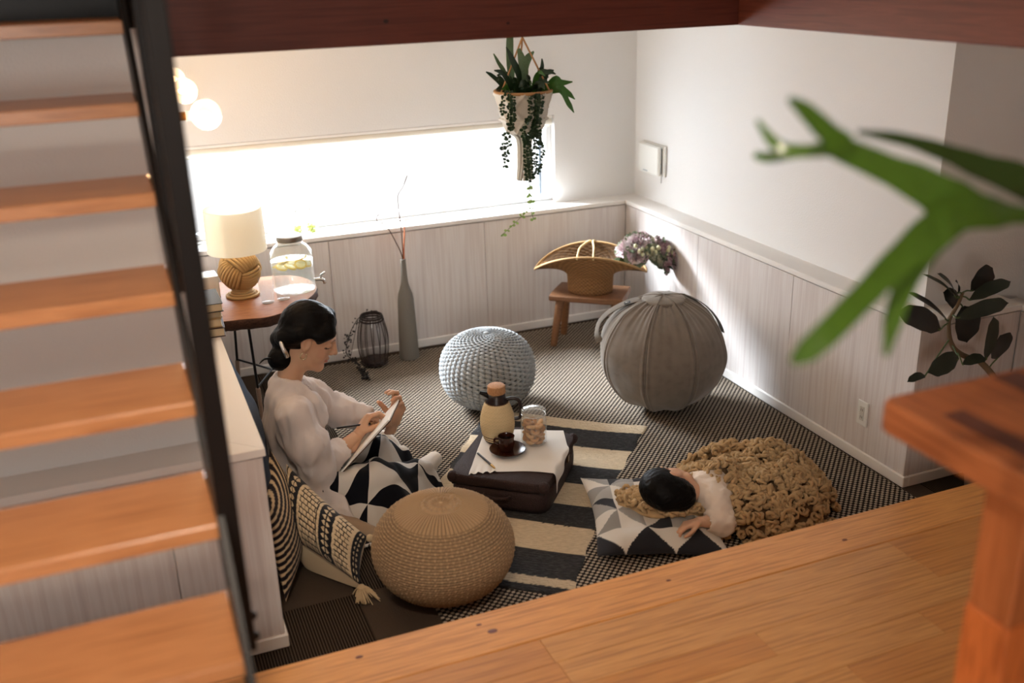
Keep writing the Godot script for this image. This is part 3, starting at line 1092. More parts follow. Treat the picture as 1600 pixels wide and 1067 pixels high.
	for z in [-0.09, 0.09]:
		obj("clasp", boxed(Vector3(0.194, 0.068, z - 0.014), Vector3(0.201, 0.1, z + 0.014), 0.002), mat("clasp_metal", Color(0.3, 0.22, 0.14), 0.4, 0.9), sc)
	obj("carry_handle", tubed(smooth([Vector3(-0.05, 0.06, 0.232), Vector3(-0.045, 0.062, 0.25), Vector3(0.0, 0.058, 0.256), Vector3(0.045, 0.062, 0.25), Vector3(0.05, 0.06, 0.232)], 5), 0.006, 8), leather, sc)

	build_poufs()

func build_poufs() -> void:
	# knitted pouf: wavy strands of thick wool over a stuffed core
	var kp := thing("knitted_pouf", "round pale grey pouf knitted from thick wool behind the carafe", "pouf", Vector3(-1.212, 0.006, 0.907))
	var A := 0.2266
	var B := 0.191
	var sh := func(th: float, f: float, out: float) -> Vector3:
		# th from the top (0) to the bottom (PI)
		var s := pow(sin(th), 0.82)
		var c := signf(cos(th)) * pow(absf(cos(th)), 0.9)
		return Vector3(cos(f) * s * (A + out), B + c * (B - 0.004 + out), -sin(f) * s * (A + out))
	var core := MB.new()
	core.grid(64, 40, func(u: float, v: float) -> Vector3: return sh.call(0.03 + (1.0 - v) * (PI - 0.06), TAU * u, -0.0125), true)
	obj("core", core, cloth("knit_gap_shade", Color(0.36, 0.37, 0.37), 1.0), kp)  # core coloured darker so the gaps between strands read as shade
	var wool := cloth("knit_wool", Color(0.66, 0.68, 0.69), 1.0, 0.8, 40.0)
	var N := 46
	var strands := MB.new()
	for k in N:
		var f0 := TAU * k / N
		var pts := []
		var rad := []
		var steps := 156
		for i in steps + 1:
			var th := 0.07 + (PI - 0.35) * i / steps
			var ring: float = sh.call(th, 0.0, 0.0).x
			var pitch := TAU * maxf(ring, 0.004) / N
			var w := sin(i * TAU / 6.0 + (PI if k % 2 else 0.0))
			var off := pow(clampf(ring / A, 0.0, 1.0), 0.3)
			pts.append(sh.call(th, f0 + 0.44 * w * TAU / N, -0.008 + 0.0035 * cos(i * TAU / 6.0 + (PI if k % 2 else 0.0)) * off))
			rad.append(clampf(pitch * 0.27, 0.0012, 0.0082))
		strands.tube(pts, rad, 5, true)
	var sm := obj("knitted_cover", strands, wool, kp)
	sm.set_meta("kind", "stuff")
	var cap := MB.new()
	cap.ball(Vector3(0, 2 * B - 0.013, 0), Vector3(0.014, 0.006, 0.014), 14, 8)
	obj("centre_knot", cap, wool, kp)

	# jute pouf: spokes on the top, courses of plaited cord round the sides
	var jp := thing("jute_pouf", "flat round tan pouf of plaited jute cord, nearest the wooden floor", "pouf", Vector3(-1.877, 0.006, 2.236))
	var JA := 0.2356
	var JB := 0.159
	var prof := func(t: float) -> Vector2:
		# t 0 at the top centre, 1 at the foot
		var th := t * PI * 0.93
		var s := pow(sin(th), 0.78) if th < PI / 2 else pow(sin(th), 0.7)
		var y := JB + (cos(th) * JB if th < PI / 2 else cos(th) * JB * 1.0)
		return Vector2(s * JA, maxf(y, 0.0))
	var rows := 38.0
	var jf := func(u: float, v: float) -> Vector3:
		var t := 0.004 + (1.0 - v) * 0.996
		var q: Vector2 = prof.call(t)
		var q2: Vector2 = prof.call(minf(t + 0.01, 1.0))
		var n := Vector2(-(q2.y - q.y), q2.x - q.x).normalized()
		var f := TAU * u
		var d := 0.0
		if t < 0.075:
			d = 0.0035 * absf(sin(f * 9.0)) + 0.003 * cos(t * 220.0)
		elif t < 0.215:
			d = 0.0055 * pow(absf(cos(f * 36.0)), 0.6)
		else:
			var row := (t - 0.215) / 0.785 * rows
			var r := floorf(row)
			var shift := fposmod(r * 0.5, 1.0) + 0.22 * floorf(fposmod(u * 18.0, 2.0))
			d = 0.0058 * sin(PI * fposmod(row, 1.0)) * (0.55 + 0.45 * absf(sin((f * 72.0) + shift * PI))) + (0.0016 if fposmod(u * 36.0 + r * 0.5, 1.0) < 0.12 else 0.0)
		return Vector3(cos(f) * (q.x + n.x * d), q.y + n.y * d, -sin(f) * (q.x + n.x * d))
	var jc := func(u: float, v: float) -> Color:  # shade between the courses of cord is painted into this colour
		var t := 0.004 + (1.0 - v) * 0.996
		var f := TAU * u
		var k := 1.0
		if t < 0.215:
			k = 0.62 + 0.55 * pow(absf(cos(f * 36.0)), 0.6) if t > 0.075 else 1.0 + 0.1 * sin(t * 220.0)
		else:
			var row := (t - 0.215) / 0.785 * rows
			var r := floorf(row)
			k = 0.42 + 0.58 * sin(PI * fposmod(row, 1.0))
			k *= 1.28 if fposmod(u * 36.0 + r * 0.5, 1.0) < 0.14 else 0.94 + 0.08 * sin(u * 500.0 + r * 2.0)
		return Color(0.375 * k, 0.25 * k, 0.14 * k)
	var jm := MB.new()
	jm.grid(576, 210, jf, true, false, jc)
	obj("plaited_cover", jm, vcol("jute", 0.85, 0.1), jp)
	var btn := MB.new()
	btn.col = Color(0.52, 0.36, 0.19)
	btn.ball(Vector3(0, 2 * JB - 0.001, 0), Vector3(0.012, 0.005, 0.012), 12, 8)
	obj("centre_knot", btn, vcol("jute", 0.85, 0.1), jp)

	# velvet ball seat
	var vp := thing("ball_pouf", "big round grey-brown velvet ball pouf with a carrying strap beside the right wall", "pouf", Vector3(-0.473, 0.006, 1.253))
	var VA := 0.29
	var VB := 0.271
	var vf := func(u: float, v: float) -> Vector3:
		var th := 0.02 + (1.0 - v) * (PI - 0.04)
		var f := TAU * u
		var s := sin(th)
		var y := VB + cos(th) * VB * (1.0 if th < PI / 2 else 1.0)
		if y < 0.012:
			y = 0.004 + y * 0.6
		var seam := fposmod(u * 8.0 + 0.5, 1.0) - 0.5
		var d := -0.008 * exp(-pow(seam / 0.022, 2.0)) + 0.0045 * exp(-pow((absf(seam) - 0.05) / 0.03, 2.0))
		d += 0.004 * cos(seam * TAU)
		var pleat := exp(-maxf(th - 0.32, 0.0) * 1.9) * smoothstep(0.2, 0.36, th)
		d += pleat * 0.0045 * (sin(f * 40.0 + 1.3 * sin(f * 5.0)) * 0.5 + sin(f * 23.0 + 0.7) * 0.35)
		d += 0.0016 * sin(f * 5.0 + th * 7.0) + 0.001 * sin(f * 9.0 - th * 11.0)
		return Vector3(cos(f) * s * (VA + d), y + cos(th) * d, -sin(f) * s * (VA + d))
	var vm := MB.new()
	vm.grid(400, 110, vf, true)
	var velvet := mat("velvet", Color(0.50, 0.465, 0.425), 0.85)
	velvet.metallic_specular = 0.3
	velvet.rim_enabled = true
	velvet.rim = 1.0
	velvet.rim_tint = 0.35
	velvet.albedo_texture = noise_tex("velvet_nap", 0.018, 4, [[0.0, Color(0.82, 0.81, 0.80)], [0.5, Color(0.95, 0.95, 0.95)], [1.0, Color(1, 1, 1)]])
	triplanar(velvet, Vector3(2, 2, 2), false)
	var cov := obj("velvet_cover", vm, velvet, vp)
	for k in 8:
		var pts := []
		for i in 40:
			var th := 0.33 + (PI - 0.55) * i / 39.0
			var f := TAU * k / 8.0
			pts.append(Vector3(cos(f) * sin(th) * (VA + 0.0005), VB + cos(th) * (VB + 0.0005), -sin(f) * sin(th) * (VA + 0.0005)))
		obj("piping", tubed(pts, 0.0032, 6), velvet, cov)
	var patch := MB.new()
	patch.lathe([Vector2(0.098, 2 * VB - 0.022), Vector2(0.1, 2 * VB - 0.015), Vector2(0.094, 2 * VB - 0.006), Vector2(0.05, 2 * VB + 0.003), Vector2(0, 2 * VB + 0.005)], 48)
	obj("top_patch", patch, velvet, vp)
	# straps: one stands off in a loop on the left, one lies close on the right
	var strap := func(line: Array, width: float, tilt: Vector3) -> MB:
		var m := MB.new()
		var sp := smooth(line, 8)
		var row := []
		for i in sp.size():
			var a: Vector3 = sp[maxi(i - 1, 0)]
			var b: Vector3 = sp[mini(i + 1, sp.size() - 1)]
			var t := (b - a).normalized()
			var w := t.cross(tilt).normalized()
			var n := w.cross(t)
			var p: Vector3 = sp[i]
			row.append([m.vert(p + w * width + n * 0.002), m.vert(p - w * width + n * 0.002), m.vert(p - w * width - n * 0.002), m.vert(p + w * width - n * 0.002)])
		for i in row.size() - 1:
			for k in 4:
				m.quad(row[i][(k + 1) % 4], row[i][k], row[i + 1][k], row[i + 1][(k + 1) % 4])
		return m
	var R := Vector3(0.926, 0, 0.376)
	var F := Vector3(-0.376, 0, 0.926)
	var left := [R * -0.08 + F * -0.02 + Vector3(0, 0.528, 0), R * -0.16 + F * -0.03 + Vector3(0, 0.506, 0), R * -0.235 + F * -0.03 + Vector3(0, 0.468, 0), R * -0.285 + F * -0.03 + Vector3(0, 0.42, 0), R * -0.3 + F * -0.03 + Vector3(0, 0.365, 0), R * -0.288 + F * -0.03 + Vector3(0, 0.315, 0)]
	var lh := obj("strap", strap.call(left, 0.02, Vector3(-0.5, 1, 0).normalized()), velvet, vp)
	var tg := MB.new()
	tg.xf = Transform3D(Basis(Vector3(0, 0, 1), 0.35) * Basis(Vector3.UP, -0.39), R * -0.165 + F * -0.01 + Vector3(0, 0.511, 0))
	tg.sbox(Vector3.ZERO, Vector3(0.03, 0.003, 0.018), 0.001)
	obj("label_tag", tg, mat("tag_black", Color(0.04, 0.04, 0.05), 0.5), lh)
	var tt := MB.new()
	tt.xf = Transform3D(Basis(Vector3(0, 0, 1), 0.35) * Basis(Vector3.UP, -0.39), R * -0.165 + F * -0.01 + Vector3(0, 0.513, 0))
	tt.sbox(Vector3(-0.004, 0, 0), Vector3(0.004, 0.001, 0.008), 0.0)
	tt.sbox(Vector3(0.004, 0, 0.002), Vector3(0.006, 0.001, 0.002), 0.0)
	obj("label_mark", tt, mats.white_plastic, lh)
	var right := []
	for i in 9:
		var th := 0.36 + 0.95 * i / 8.0
		right.append(R * sin(th) * (VA + 0.006) + Vector3(0, VB + cos(th) * (VB + 0.006), 0) + F * -0.05)
	obj("strap", strap.call(right, 0.02, Vector3(0.5, 1, 0).normalized()), velvet, vp)

# ---------------------------------------------------------------- textiles
# both faces of a stuffed square cushion over four corners
func cushion_shape(bl: Vector3, br: Vector3, tr: Vector3, tl: Vector3, front: float, back: float, n := 40, colf = null, relief = null, wob := 0.0, sag := Vector3.ZERO) -> MB:
	var m := MB.new()
	var nrm := ((br - bl) + (tr - tl)).cross((tl - bl) + (tr - br)).normalized()
	var mid := (bl + br + tr + tl) / 4
	for side in [1.0, -1.0]:
		var f := func(u: float, v: float) -> Vector3:
			var uu: float = u if side > 0 else 1.0 - u
			var p := bl.lerp(br, uu).lerp(tl.lerp(tr, uu), v)
			var a := uu * 2 - 1
			var b := v * 2 - 1
			var pin := 0.09 * ((1 - a * a) * b * b + (1 - b * b) * a * a)
			p = p.lerp(mid, pin)
			var fat := pow(maxf((1 - pow(absf(a), 2.4)) * (1 - pow(absf(b), 2.4)), 0.0), 0.55)
			var d := fat * (front if side > 0 else back)
			if wob > 0:
				d += wob * fat * (sin(a * 5 + b * 3) + 0.7 * sin(b * 9 - a * 4 + 1) + 0.5 * sin(a * 14 + b * 2))
			if relief != null and side > 0:
				d += relief.call(uu, v) * minf(1.0, fat * 3)
			var w = p + nrm * side * d
			if side < 0:
				w += sag * fat
			if sag != Vector3.ZERO:
				w.y = maxf(w.y, 0.009)
			return w
		var c = null
		if colf != null:
			c = func(u: float, v: float) -> Color: return colf.call(u if side > 0 else 1.0 - u, v, side > 0)
		m.grid(n, n, f, false, false, c)
	return m

func build_textiles() -> void:
	# woven floor rug: a checkered basket weave
	var im := Image.create(64, 64, false, Image.FORMAT_RGB8)
	var hm := Image.create(64, 64, false, Image.FORMAT_RGB8)
	for y in 64:
		for x in 64:
			var i := x / 16
			var j := y / 16
			var a := (x % 16 - 7.5) / 8.0
			var b := (y % 16 - 7.5) / 8.0
			var q := 0.0
			# light knots on every other cell, reaching a little into their neighbours
			for di in [-1, 0, 1]:
				for dj in [-1, 0, 1]:
					if (i + j + di + dj) % 2 == 0:
						var aa: float = a - 2.0 * di
						var bb: float = b - 2.0 * dj
						q = maxf(q, 1.0 - pow(absf(aa) / 1.22, 3.0) - pow(absf(bb) / 1.12, 3.0))
			q = clampf(q * 1.6, 0.0, 1.0)
			var g := 0.92 + 0.08 * sin(x * 2.6 + y * 0.9)
			im.set_pixel(x, y, Color(0.16, 0.145, 0.135).lerp(Color(0.735 * g, 0.675 * g, 0.60 * g), q))
			hm.set_pixel(x, y, Color(q, q, q))
	var rugm := mat("rug_weave", Color.WHITE, 0.95)
	rugm.metallic_specular = 0.15
	rugm.albedo_texture = ImageTexture.create_from_image(im)
	rugm.heightmap_enabled = true
	rugm.heightmap_texture = ImageTexture.create_from_image(hm)
	rugm.heightmap_scale = 0.3
	triplanar(rugm, Vector3(20, 20, 20))
	var rug := MB.new()
	var ctr := [Vector2(-1.95, 0.065), Vector2(-1.95, 2.73), Vector2(-0.02, 2.73), Vector2(-0.02, 0.045)]
	rug.prism(ctr, 0.0003, 0.006, 0.002)
	tag(obj("woven_rug", rug, rugm), "large black and beige checked flat-weave rug covering the floor of the nook", "rug")

	# striped rug laid over it at an angle
	var sr := MB.new()
	var nz := FastNoiseLite.new()
	nz.seed = 4
	nz.frequency = 60.0
	var cuts := [-0.60, -0.425, -0.255, -0.10, 0.075, 0.23, 0.41, 0.575, 0.625]
	var sf := func(u: float, v: float) -> Vector3:
		var z := -0.69 + 1.355 * v
		var xr := 0.405 - 0.075 * v - 0.03 * sin(PI * v)
		var x := lerpf(-0.355 + 0.004 * sin(v * 60.0), xr + 0.004 * sin(v * 47.0), u)
		var y := 0.0085 + 0.0008 * sin(z * 420.0) + 0.0025 * sin(x * 9.0 + z * 4.0) * sin(z * 7.0)
		if u < 0.001 or u > 0.999 or v < 0.001 or v > 0.999:
			y = 0.0062
		return Vector3(x, maxf(y, 0.0062), z + 0.012 * sin(x * 6.0))
	var sc := func(u: float, v: float) -> Color:
		var z := -0.69 + 1.355 * v + 0.004 * nz.get_noise_2d(u * 9.0, v)
		var k := 0
		for c in cuts:
			if z > c:
				k += 1
		var n := nz.get_noise_2d(u * 0.35, v * 2.5)
		if k % 2 == 0 and k < 9:
			return Color(0.53, 0.43, 0.30) * (1.0 + 0.25 * n)
		var dark := clampf(0.028 + 0.06 * maxf(n, 0.0), 0.0, 1.0)
		return Color(dark * 1.02, dark, dark * 1.04)
	sr.grid(90, 300, func(u: float, v: float) -> Vector3: return sf.call(u, 1.0 - v), false, false, func(u: float, v: float) -> Color: return sc.call(u, 1.0 - v))
	var srm := vcol("striped_rug", 0.95)
	srm.normal_enabled = true
	srm.normal_texture = noise_tex("cloth_relief", 0.09, 3, [], FastNoiseLite.TYPE_VALUE, 256, true, 6.0)
	triplanar(srm, Vector3(6, 6, 6), false)
	var so := obj("striped_rug", sr, srm)
	so.position = Vector3(-1.377, 0.0, 1.738)
	so.rotation.y = -0.64
	tag(so, "small beige and charcoal striped rug lying askew under the suitcase", "rug")

	# white cloth on the suitcase, one corner hanging over the right side
	var wc := MB.new()
	var ca := Vector2(-0.185, -0.175)
	var cb := Vector2(0.14, -0.235)
	var cc := Vector2(0.285, 0.135)
	var cd := Vector2(-0.115, 0.225)
	wc.grid(48, 48, func(u: float, v: float) -> Vector3:
		var p := cd.lerp(cc, u).lerp(ca.lerp(cb, u), v)
		p.y += 0.03 * sin(PI * u) * (1.0 - v) * -1.0
		var y := 0.1455 + 0.0007 * sin(p.x * 40.0 + p.y * 23.0) + 0.0006 * sin(p.y * 71.0)
		var over := maxf(p.x - 0.19, 0.0)
		var x := p.x
		if over > 0.0:
			x = 0.191 + 0.016 * (1.0 - exp(-over * 90.0)) + 0.004 * sin(p.y * 60.0)
			y -= maxf(over - 0.006, 0.0) * 1.0
		var over2 := maxf(p.y - 0.216, 0.0)
		y -= over2 * 0.6
		if u < 0.24 and v < 0.24:
			y += 0.0035 * sin(u * 90.0) * (0.24 - v) * 6.0
		return Vector3(x, y, p.y), false, false)
	var lin_m := cloth("white_linen", Color(0.86, 0.845, 0.82), 0.9, 0.35, 20.0)
	var wo := obj("linen_cloth", wc, lin_m)
	wo.position = Vector3(-1.385, 0.0, 1.665)
	wo.rotation.y = -0.694
	tag(wo, "white linen cloth spread askew over the dark suitcase", "cloth")

	# blue denim cushion behind the woman's back
	var den := cloth("denim", Color(0.20, 0.25, 0.32), 0.95, 0.8, 24.0)
	var dc := cushion_shape(Vector3(-2.405, 0.03, 1.95), Vector3(-2.40, 0.03, 1.12), Vector3(-2.415, 0.60, 1.15), Vector3(-2.415, 0.56, 1.86), 0.072, 0.01, 40, null, null, 0.005)
	tag(obj("back_cushion", dc, den), "big dark blue cushion between the woman's back and the half wall", "cushion")

	# black and cream striped cushion
	var stp := vcol("striped_cushion", 0.95, 0.2)
	var cs := cushion_shape(Vector3(-2.40, 0.02, 2.13), Vector3(-2.26, 0.02, 1.72), Vector3(-2.335, 0.345, 1.62), Vector3(-2.415, 0.31, 2.02), 0.06, 0.03, 90, func(u: float, v: float, _s: bool) -> Color:
		var k := fposmod((v * 13.0 - u * 4.0 + 0.5 * sin(u * 5.0)), 1.0)
		return Color(0.57, 0.43, 0.27) if k < 0.4 else Color(0.012, 0.011, 0.013))
	tag(obj("striped_cushion", cs, stp), "black cushion with narrow cream stripes squeezed against the half wall", "cushion")

	# black and cream woven cushion with tassels
	var tc := thing("tasselled_cushion", "cream cushion with thick black woven bands and corner tassels beside the woman", "cushion")
	var cream := Color(0.56, 0.44, 0.29)
	var black := Color(0.014, 0.013, 0.016)
	var bl := Vector3(-2.345, 0.118, 1.87)
	var br := Vector3(-2.15, 0.026, 2.146)
	var tr := Vector3(-2.088, 0.135, 2.03)
	var tl := Vector3(-2.29, 0.302, 1.69)
	var pat := func(u: float, v: float) -> Array:
		# [is black, relief]
		var s := v * 15.0
		if u < 0.05:
			return [absf(u - 0.03) < 0.008, 0.003 * absf(sin(s * 3.0))]
		if u < 0.085:
			return [false, 0.004 * absf(sin(s * 2.6))]
		if u < 0.27 or (u > 0.56 and u < 0.72) or u > 0.93:
			var c := 0.178 if u < 0.27 else (0.64 if u < 0.8 else 0.97)
			var w := 0.05 if u < 0.8 else 0.02
			var q := fposmod(v * 9.0, 1.0)
			var chev := absf(u - c) < w * (1.0 - absf(q - 0.45) * 1.6) and q > 0.12 and q < 0.85 and absf(u - c) > 0.006
			return [not chev, 0.005 * absf(sin(s * 2.2 + u * 30.0)) if chev else 0.003 * absf(sin(v * 90.0))]
		if u < 0.30 or (u > 0.53 and u < 0.56) or (u > 0.72 and u < 0.75) or u > 0.90:
			return [false, 0.004 * absf(sin(s * 2.6))]
		var row := fposmod(v * 11.0, 1.0)
		var r := floorf(v * 11.0)
		var col := fposmod(u * 21.0 + 0.5 * fposmod(r, 2.0), 1.0)
		if row < 0.2 or col < 0.16 or (u > 0.517 and u < 0.53):
			return [true, 0.0]
		return [false, 0.004 * sin(PI * row)]
	var cv := cushion_shape(bl, br, tr, tl, 0.105, 0.06, 200, func(u: float, v: float, front: bool) -> Color:
		if not front:
			return cream * 0.95
		return black if pat.call(u, v)[0] else cream * 1.08, func(u: float, v: float) -> float: return pat.call(u, v)[1], 0.0, Vector3(-0.04, -0.13, 0.07))
	obj("cover", cv, vcol("tassel_cushion", 0.95, 0.2), tc)
	var tm := mat("tassel_cream", Color(0.76, 0.67, 0.53), 0.95)
	var rg := RandomNumberGenerator.new()
	rg.seed = 11
	for q in [[bl, Vector3(-0.15, -1, 0.25), 0.085, 34], [br, Vector3(0.05, -0.5, 0.75), 0.075, 60], [tr, Vector3(0.8, -0.6, 0.3), 0.05, 24]]:
		var tb := MB.new()
		var d: Vector3 = q[1].normalized()
		tb.ball(q[0] + d * 0.01, Vector3(0.014, 0.014, 0.014), 10, 8)
		for i in q[3]:
			var sp := Vector3(rg.randf_range(-1, 1), rg.randf_range(-0.4, 0.4), rg.randf_range(-1, 1)) * (0.012 if q[3] < 40 else 0.04)
			var a: Vector3 = q[0] + d * 0.012 + sp * 0.3
			var b: Vector3 = q[0] + d * q[2] * rg.randf_range(0.8, 1.1) + sp
			if b.y < 0.009:
				b.y = 0.009 + rg.randf() * 0.012
			tb.tube([a, a.lerp(b, 0.5) + Vector3(0, 0.004, 0), b], [0.0024, 0.0022, 0.0016], 4)
		obj("tassel", tb, tm, tc)

	# geometric pillow under the child's head
	var gm := vcol("triangle_pillow", 0.95, 0.15)
	var tones := [Color(0.63, 0.59, 0.53), Color(0.25, 0.235, 0.215), Color(0.62, 0.57, 0.5), Color(0.022, 0.022, 0.025), Color(0.36, 0.34, 0.31), Color(0.60, 0.56, 0.5), Color(0.28, 0.265, 0.245)]
	var gp := cushion_shape(Vector3(-1.355, 0.045, 2.345), Vector3(-0.92, 0.03, 2.53), Vector3(-0.735, 0.03, 2.02), Vector3(-1.165, 0.05, 1.815), 0.062, 0.035, 150, func(u: float, v: float, _s: bool) -> Color:
		var a := u * 5.0
		var b := v * 5.0
		var i := int(floorf(a))
		var j := int(floorf(b))
		var fa := a - i
		var fb := b - j
		var up := (fa + fb < 1.0) if (i + j) % 2 == 0 else (fa > fb)
		var k := (i * 7 + j * 5 + (3 if up else 0) + i * j) % 7
		return tones[k], null, 0.008)
	tag(obj("triangle_pillow", gp, gm), "pillow in grey, cream and black triangles under the sleeping child's head", "pillow")

	build_throw()
	build_blanket()

# shaggy wool throw over the child
func throw_height(x: float, z: float) -> float:
	var d := Vector2(x + 0.635, z - 2.215)
	var a := 0.42
	var p := Vector2(d.x * cos(a) + d.y * sin(a), -d.x * sin(a) + d.y * cos(a))
	var r := Vector2(p.x / 0.30, p.y / 0.275).length()
	var h := 0.165 * pow(maxf(1.0 - pow(r, 3.2), 0.0), 0.6)
	h += 0.035 * exp(-Vector2((x + 0.86) / 0.07, (z - 2.44) / 0.06).length_squared()) * smoothstep(1.25, 0.9, r)
	h += 0.045 * exp(-Vector2((x + 0.80) / 0.06, (z - 2.24) / 0.10).length_squared())
	h += 0.035 * exp(-Vector2((x + 0.45) / 0.12, (z - 2.12) / 0.1).length_squared())
	h += 0.02 * exp(-Vector2((x + 0.70) / 0.1, (z - 2.02) / 0.07).length_squared())
	h -= 0.04 * exp(-Vector2((x + 0.68) / 0.14, (z - 2.10) / 0.03).length_squared())
	if h > 0.01:
		h += 0.008 * sin(x * 39.0 + 3.0 * sin(z * 17.0)) + 0.007 * sin(z * 43.0 + x * 17.0)
	return maxf(h, 0.0)

func build_throw() -> void:
	var th := thing("wool_throw", "shaggy curly tan wool throw heaped over the sleeping child", "throw")
	var base := MB.new()
	base.grid(70, 60, func(u: float, v: float) -> Vector3:
		var f := TAU * u
		var r := v * 0.99
		var a := 0.42
		var p := Vector2(cos(f) * r * 0.30, -sin(f) * r * 0.275)
		var x := -0.635 + p.x * cos(a) - p.y * sin(a)
		var z := 2.215 + p.x * sin(a) + p.y * cos(a)
		return Vector3(x, 0.007 + throw_height(x, z), z), true, false)
	base.ix.reverse()
	var wm := cloth("curly_wool", Color(0.70, 0.585, 0.43), 1.0, 0.5, 30.0)
	obj("backing", base, cloth("wool_gap_shade", Color(0.42, 0.33, 0.23), 1.0, 0.5, 30.0), th)  # darkened in its colour, standing for the shade between the curls
	var rg := RandomNumberGenerator.new()
	rg.seed = 21
	var locks := MB.new()
	var spots := []
	for i in 1250:
		var f := rg.randf() * TAU
		var r := sqrt(rg.randf()) * 1.02
		var a := 0.42
		var p := Vector2(cos(f) * r * 0.30, -sin(f) * r * 0.275)
		var x := -0.635 + p.x * cos(a) - p.y * sin(a)
		var z := 2.215 + p.x * sin(a) + p.y * cos(a)
		spots.append(Vector3(x, 0.008 + throw_height(x, z), z))
	# the end tucked under the head, on the pillow
	for i in 230:
		var f := rg.randf() * TAU
		var r := sqrt(rg.randf())
		var p := Vector2(cos(f) * r * 0.175, sin(f) * r * 0.1)
		var a := 0.55
		var x := -1.005 + p.x * cos(a) - p.y * sin(a)
		var z := 2.2 + p.x * sin(a) + p.y * cos(a)
		spots.append(Vector3(x, 0.095 + 0.02 * (1.0 - r * r), z))
	var fur := MB.new()
	fur.xf = Transform3D(Basis(Vector3.UP, -0.55), Vector3(-1.005, 0.092, 2.2))
	fur.ball(Vector3.ZERO, Vector3(0.175, 0.026, 0.1), 24, 10)
	obj("tucked_end", fur, wm, th)
	for q in spots:
		var e := 0.012
		var n := Vector3(throw_height(q.x - e, q.z) - throw_height(q.x + e, q.z), 2 * e, throw_height(q.x, q.z - e) - throw_height(q.x, q.z + e)).normalized()
		var t := n.cross(Vector3(rg.randf_range(-1, 1), rg.randf_range(-1, 1), rg.randf_range(-1, 1))).normalized()
		var b := n.cross(t)
		var s := rg.randf_range(0.014, 0.023)
		var wdt := rg.randf_range(0.0062, 0.0092)
		q += n * 0.006
		var pts := []
		var rad := []
		var turns := rg.randf_range(5.5, 8.5)
		var ph := rg.randf() * TAU
		var lean := rg.randf_range(0.2, 1.0)
		for k in 13:
			var w := k / 12.0
			var an := ph + turns * w
			var rr := s * (0.45 + 0.65 * w)
			pts.append(q + (t * cos(an) + (b * lean + n * (1.0 - lean * 0.6)) * sin(an)) * rr * 0.8 + n * (s * (0.3 + 0.5 * sin(w * 3.0))))
			rad.append(wdt * (0.6 + 0.4 * sin(PI * w)) * (1.0 + 0.25 * sin(k * 2.6)))
		locks.tube(pts, rad, 5, true)
	var lo := obj("wool_locks", locks, wm, th)
	lo.set_meta("kind", "stuff")

# patterned blanket over the woman's legs
func lap_height(x: float, z: float) -> float:
	var h := 0.0
	for s in [[Vector3(-2.25, 0.10, 1.60), 0.10, Vector3(-1.93, 0.135, 1.66), 0.072], [Vector3(-1.93, 0.135, 1.66), 0.07, Vector3(-1.71, 0.055, 1.51), 0.05], [Vector3(-2.25, 0.10, 1.42), 0.10, Vector3(-1.90, 0.15, 1.42), 0.068], [Vector3(-1.90, 0.15, 1.42), 0.066, Vector3(-1.79, 0.06, 1.37), 0.05]]:
		var a := Vector2(s[0].x, s[0].z)
		var b := Vector2(s[2].x, s[2].z)
		var p := Vector2(x, z)
		var t := clampf((p - a).dot(b - a) / (b - a).length_squared(), 0.0, 1.0)
		var d := p.distance_to(a.lerp(b, t))
		var r := lerpf(s[1], s[3], t)
		var y := lerpf(s[0].y, s[2].y, t)
		var top := y + sqrt(maxf(r * r - d * d, 0.0)) if d < r else y - (d - r) * 1.7
		h = maxf(h, top) if absf(h - top) > 0.03 else maxf(h, top) + pow(0.03 - absf(h - top), 2) * 8.0
	return maxf(h + 0.008, 0.016)

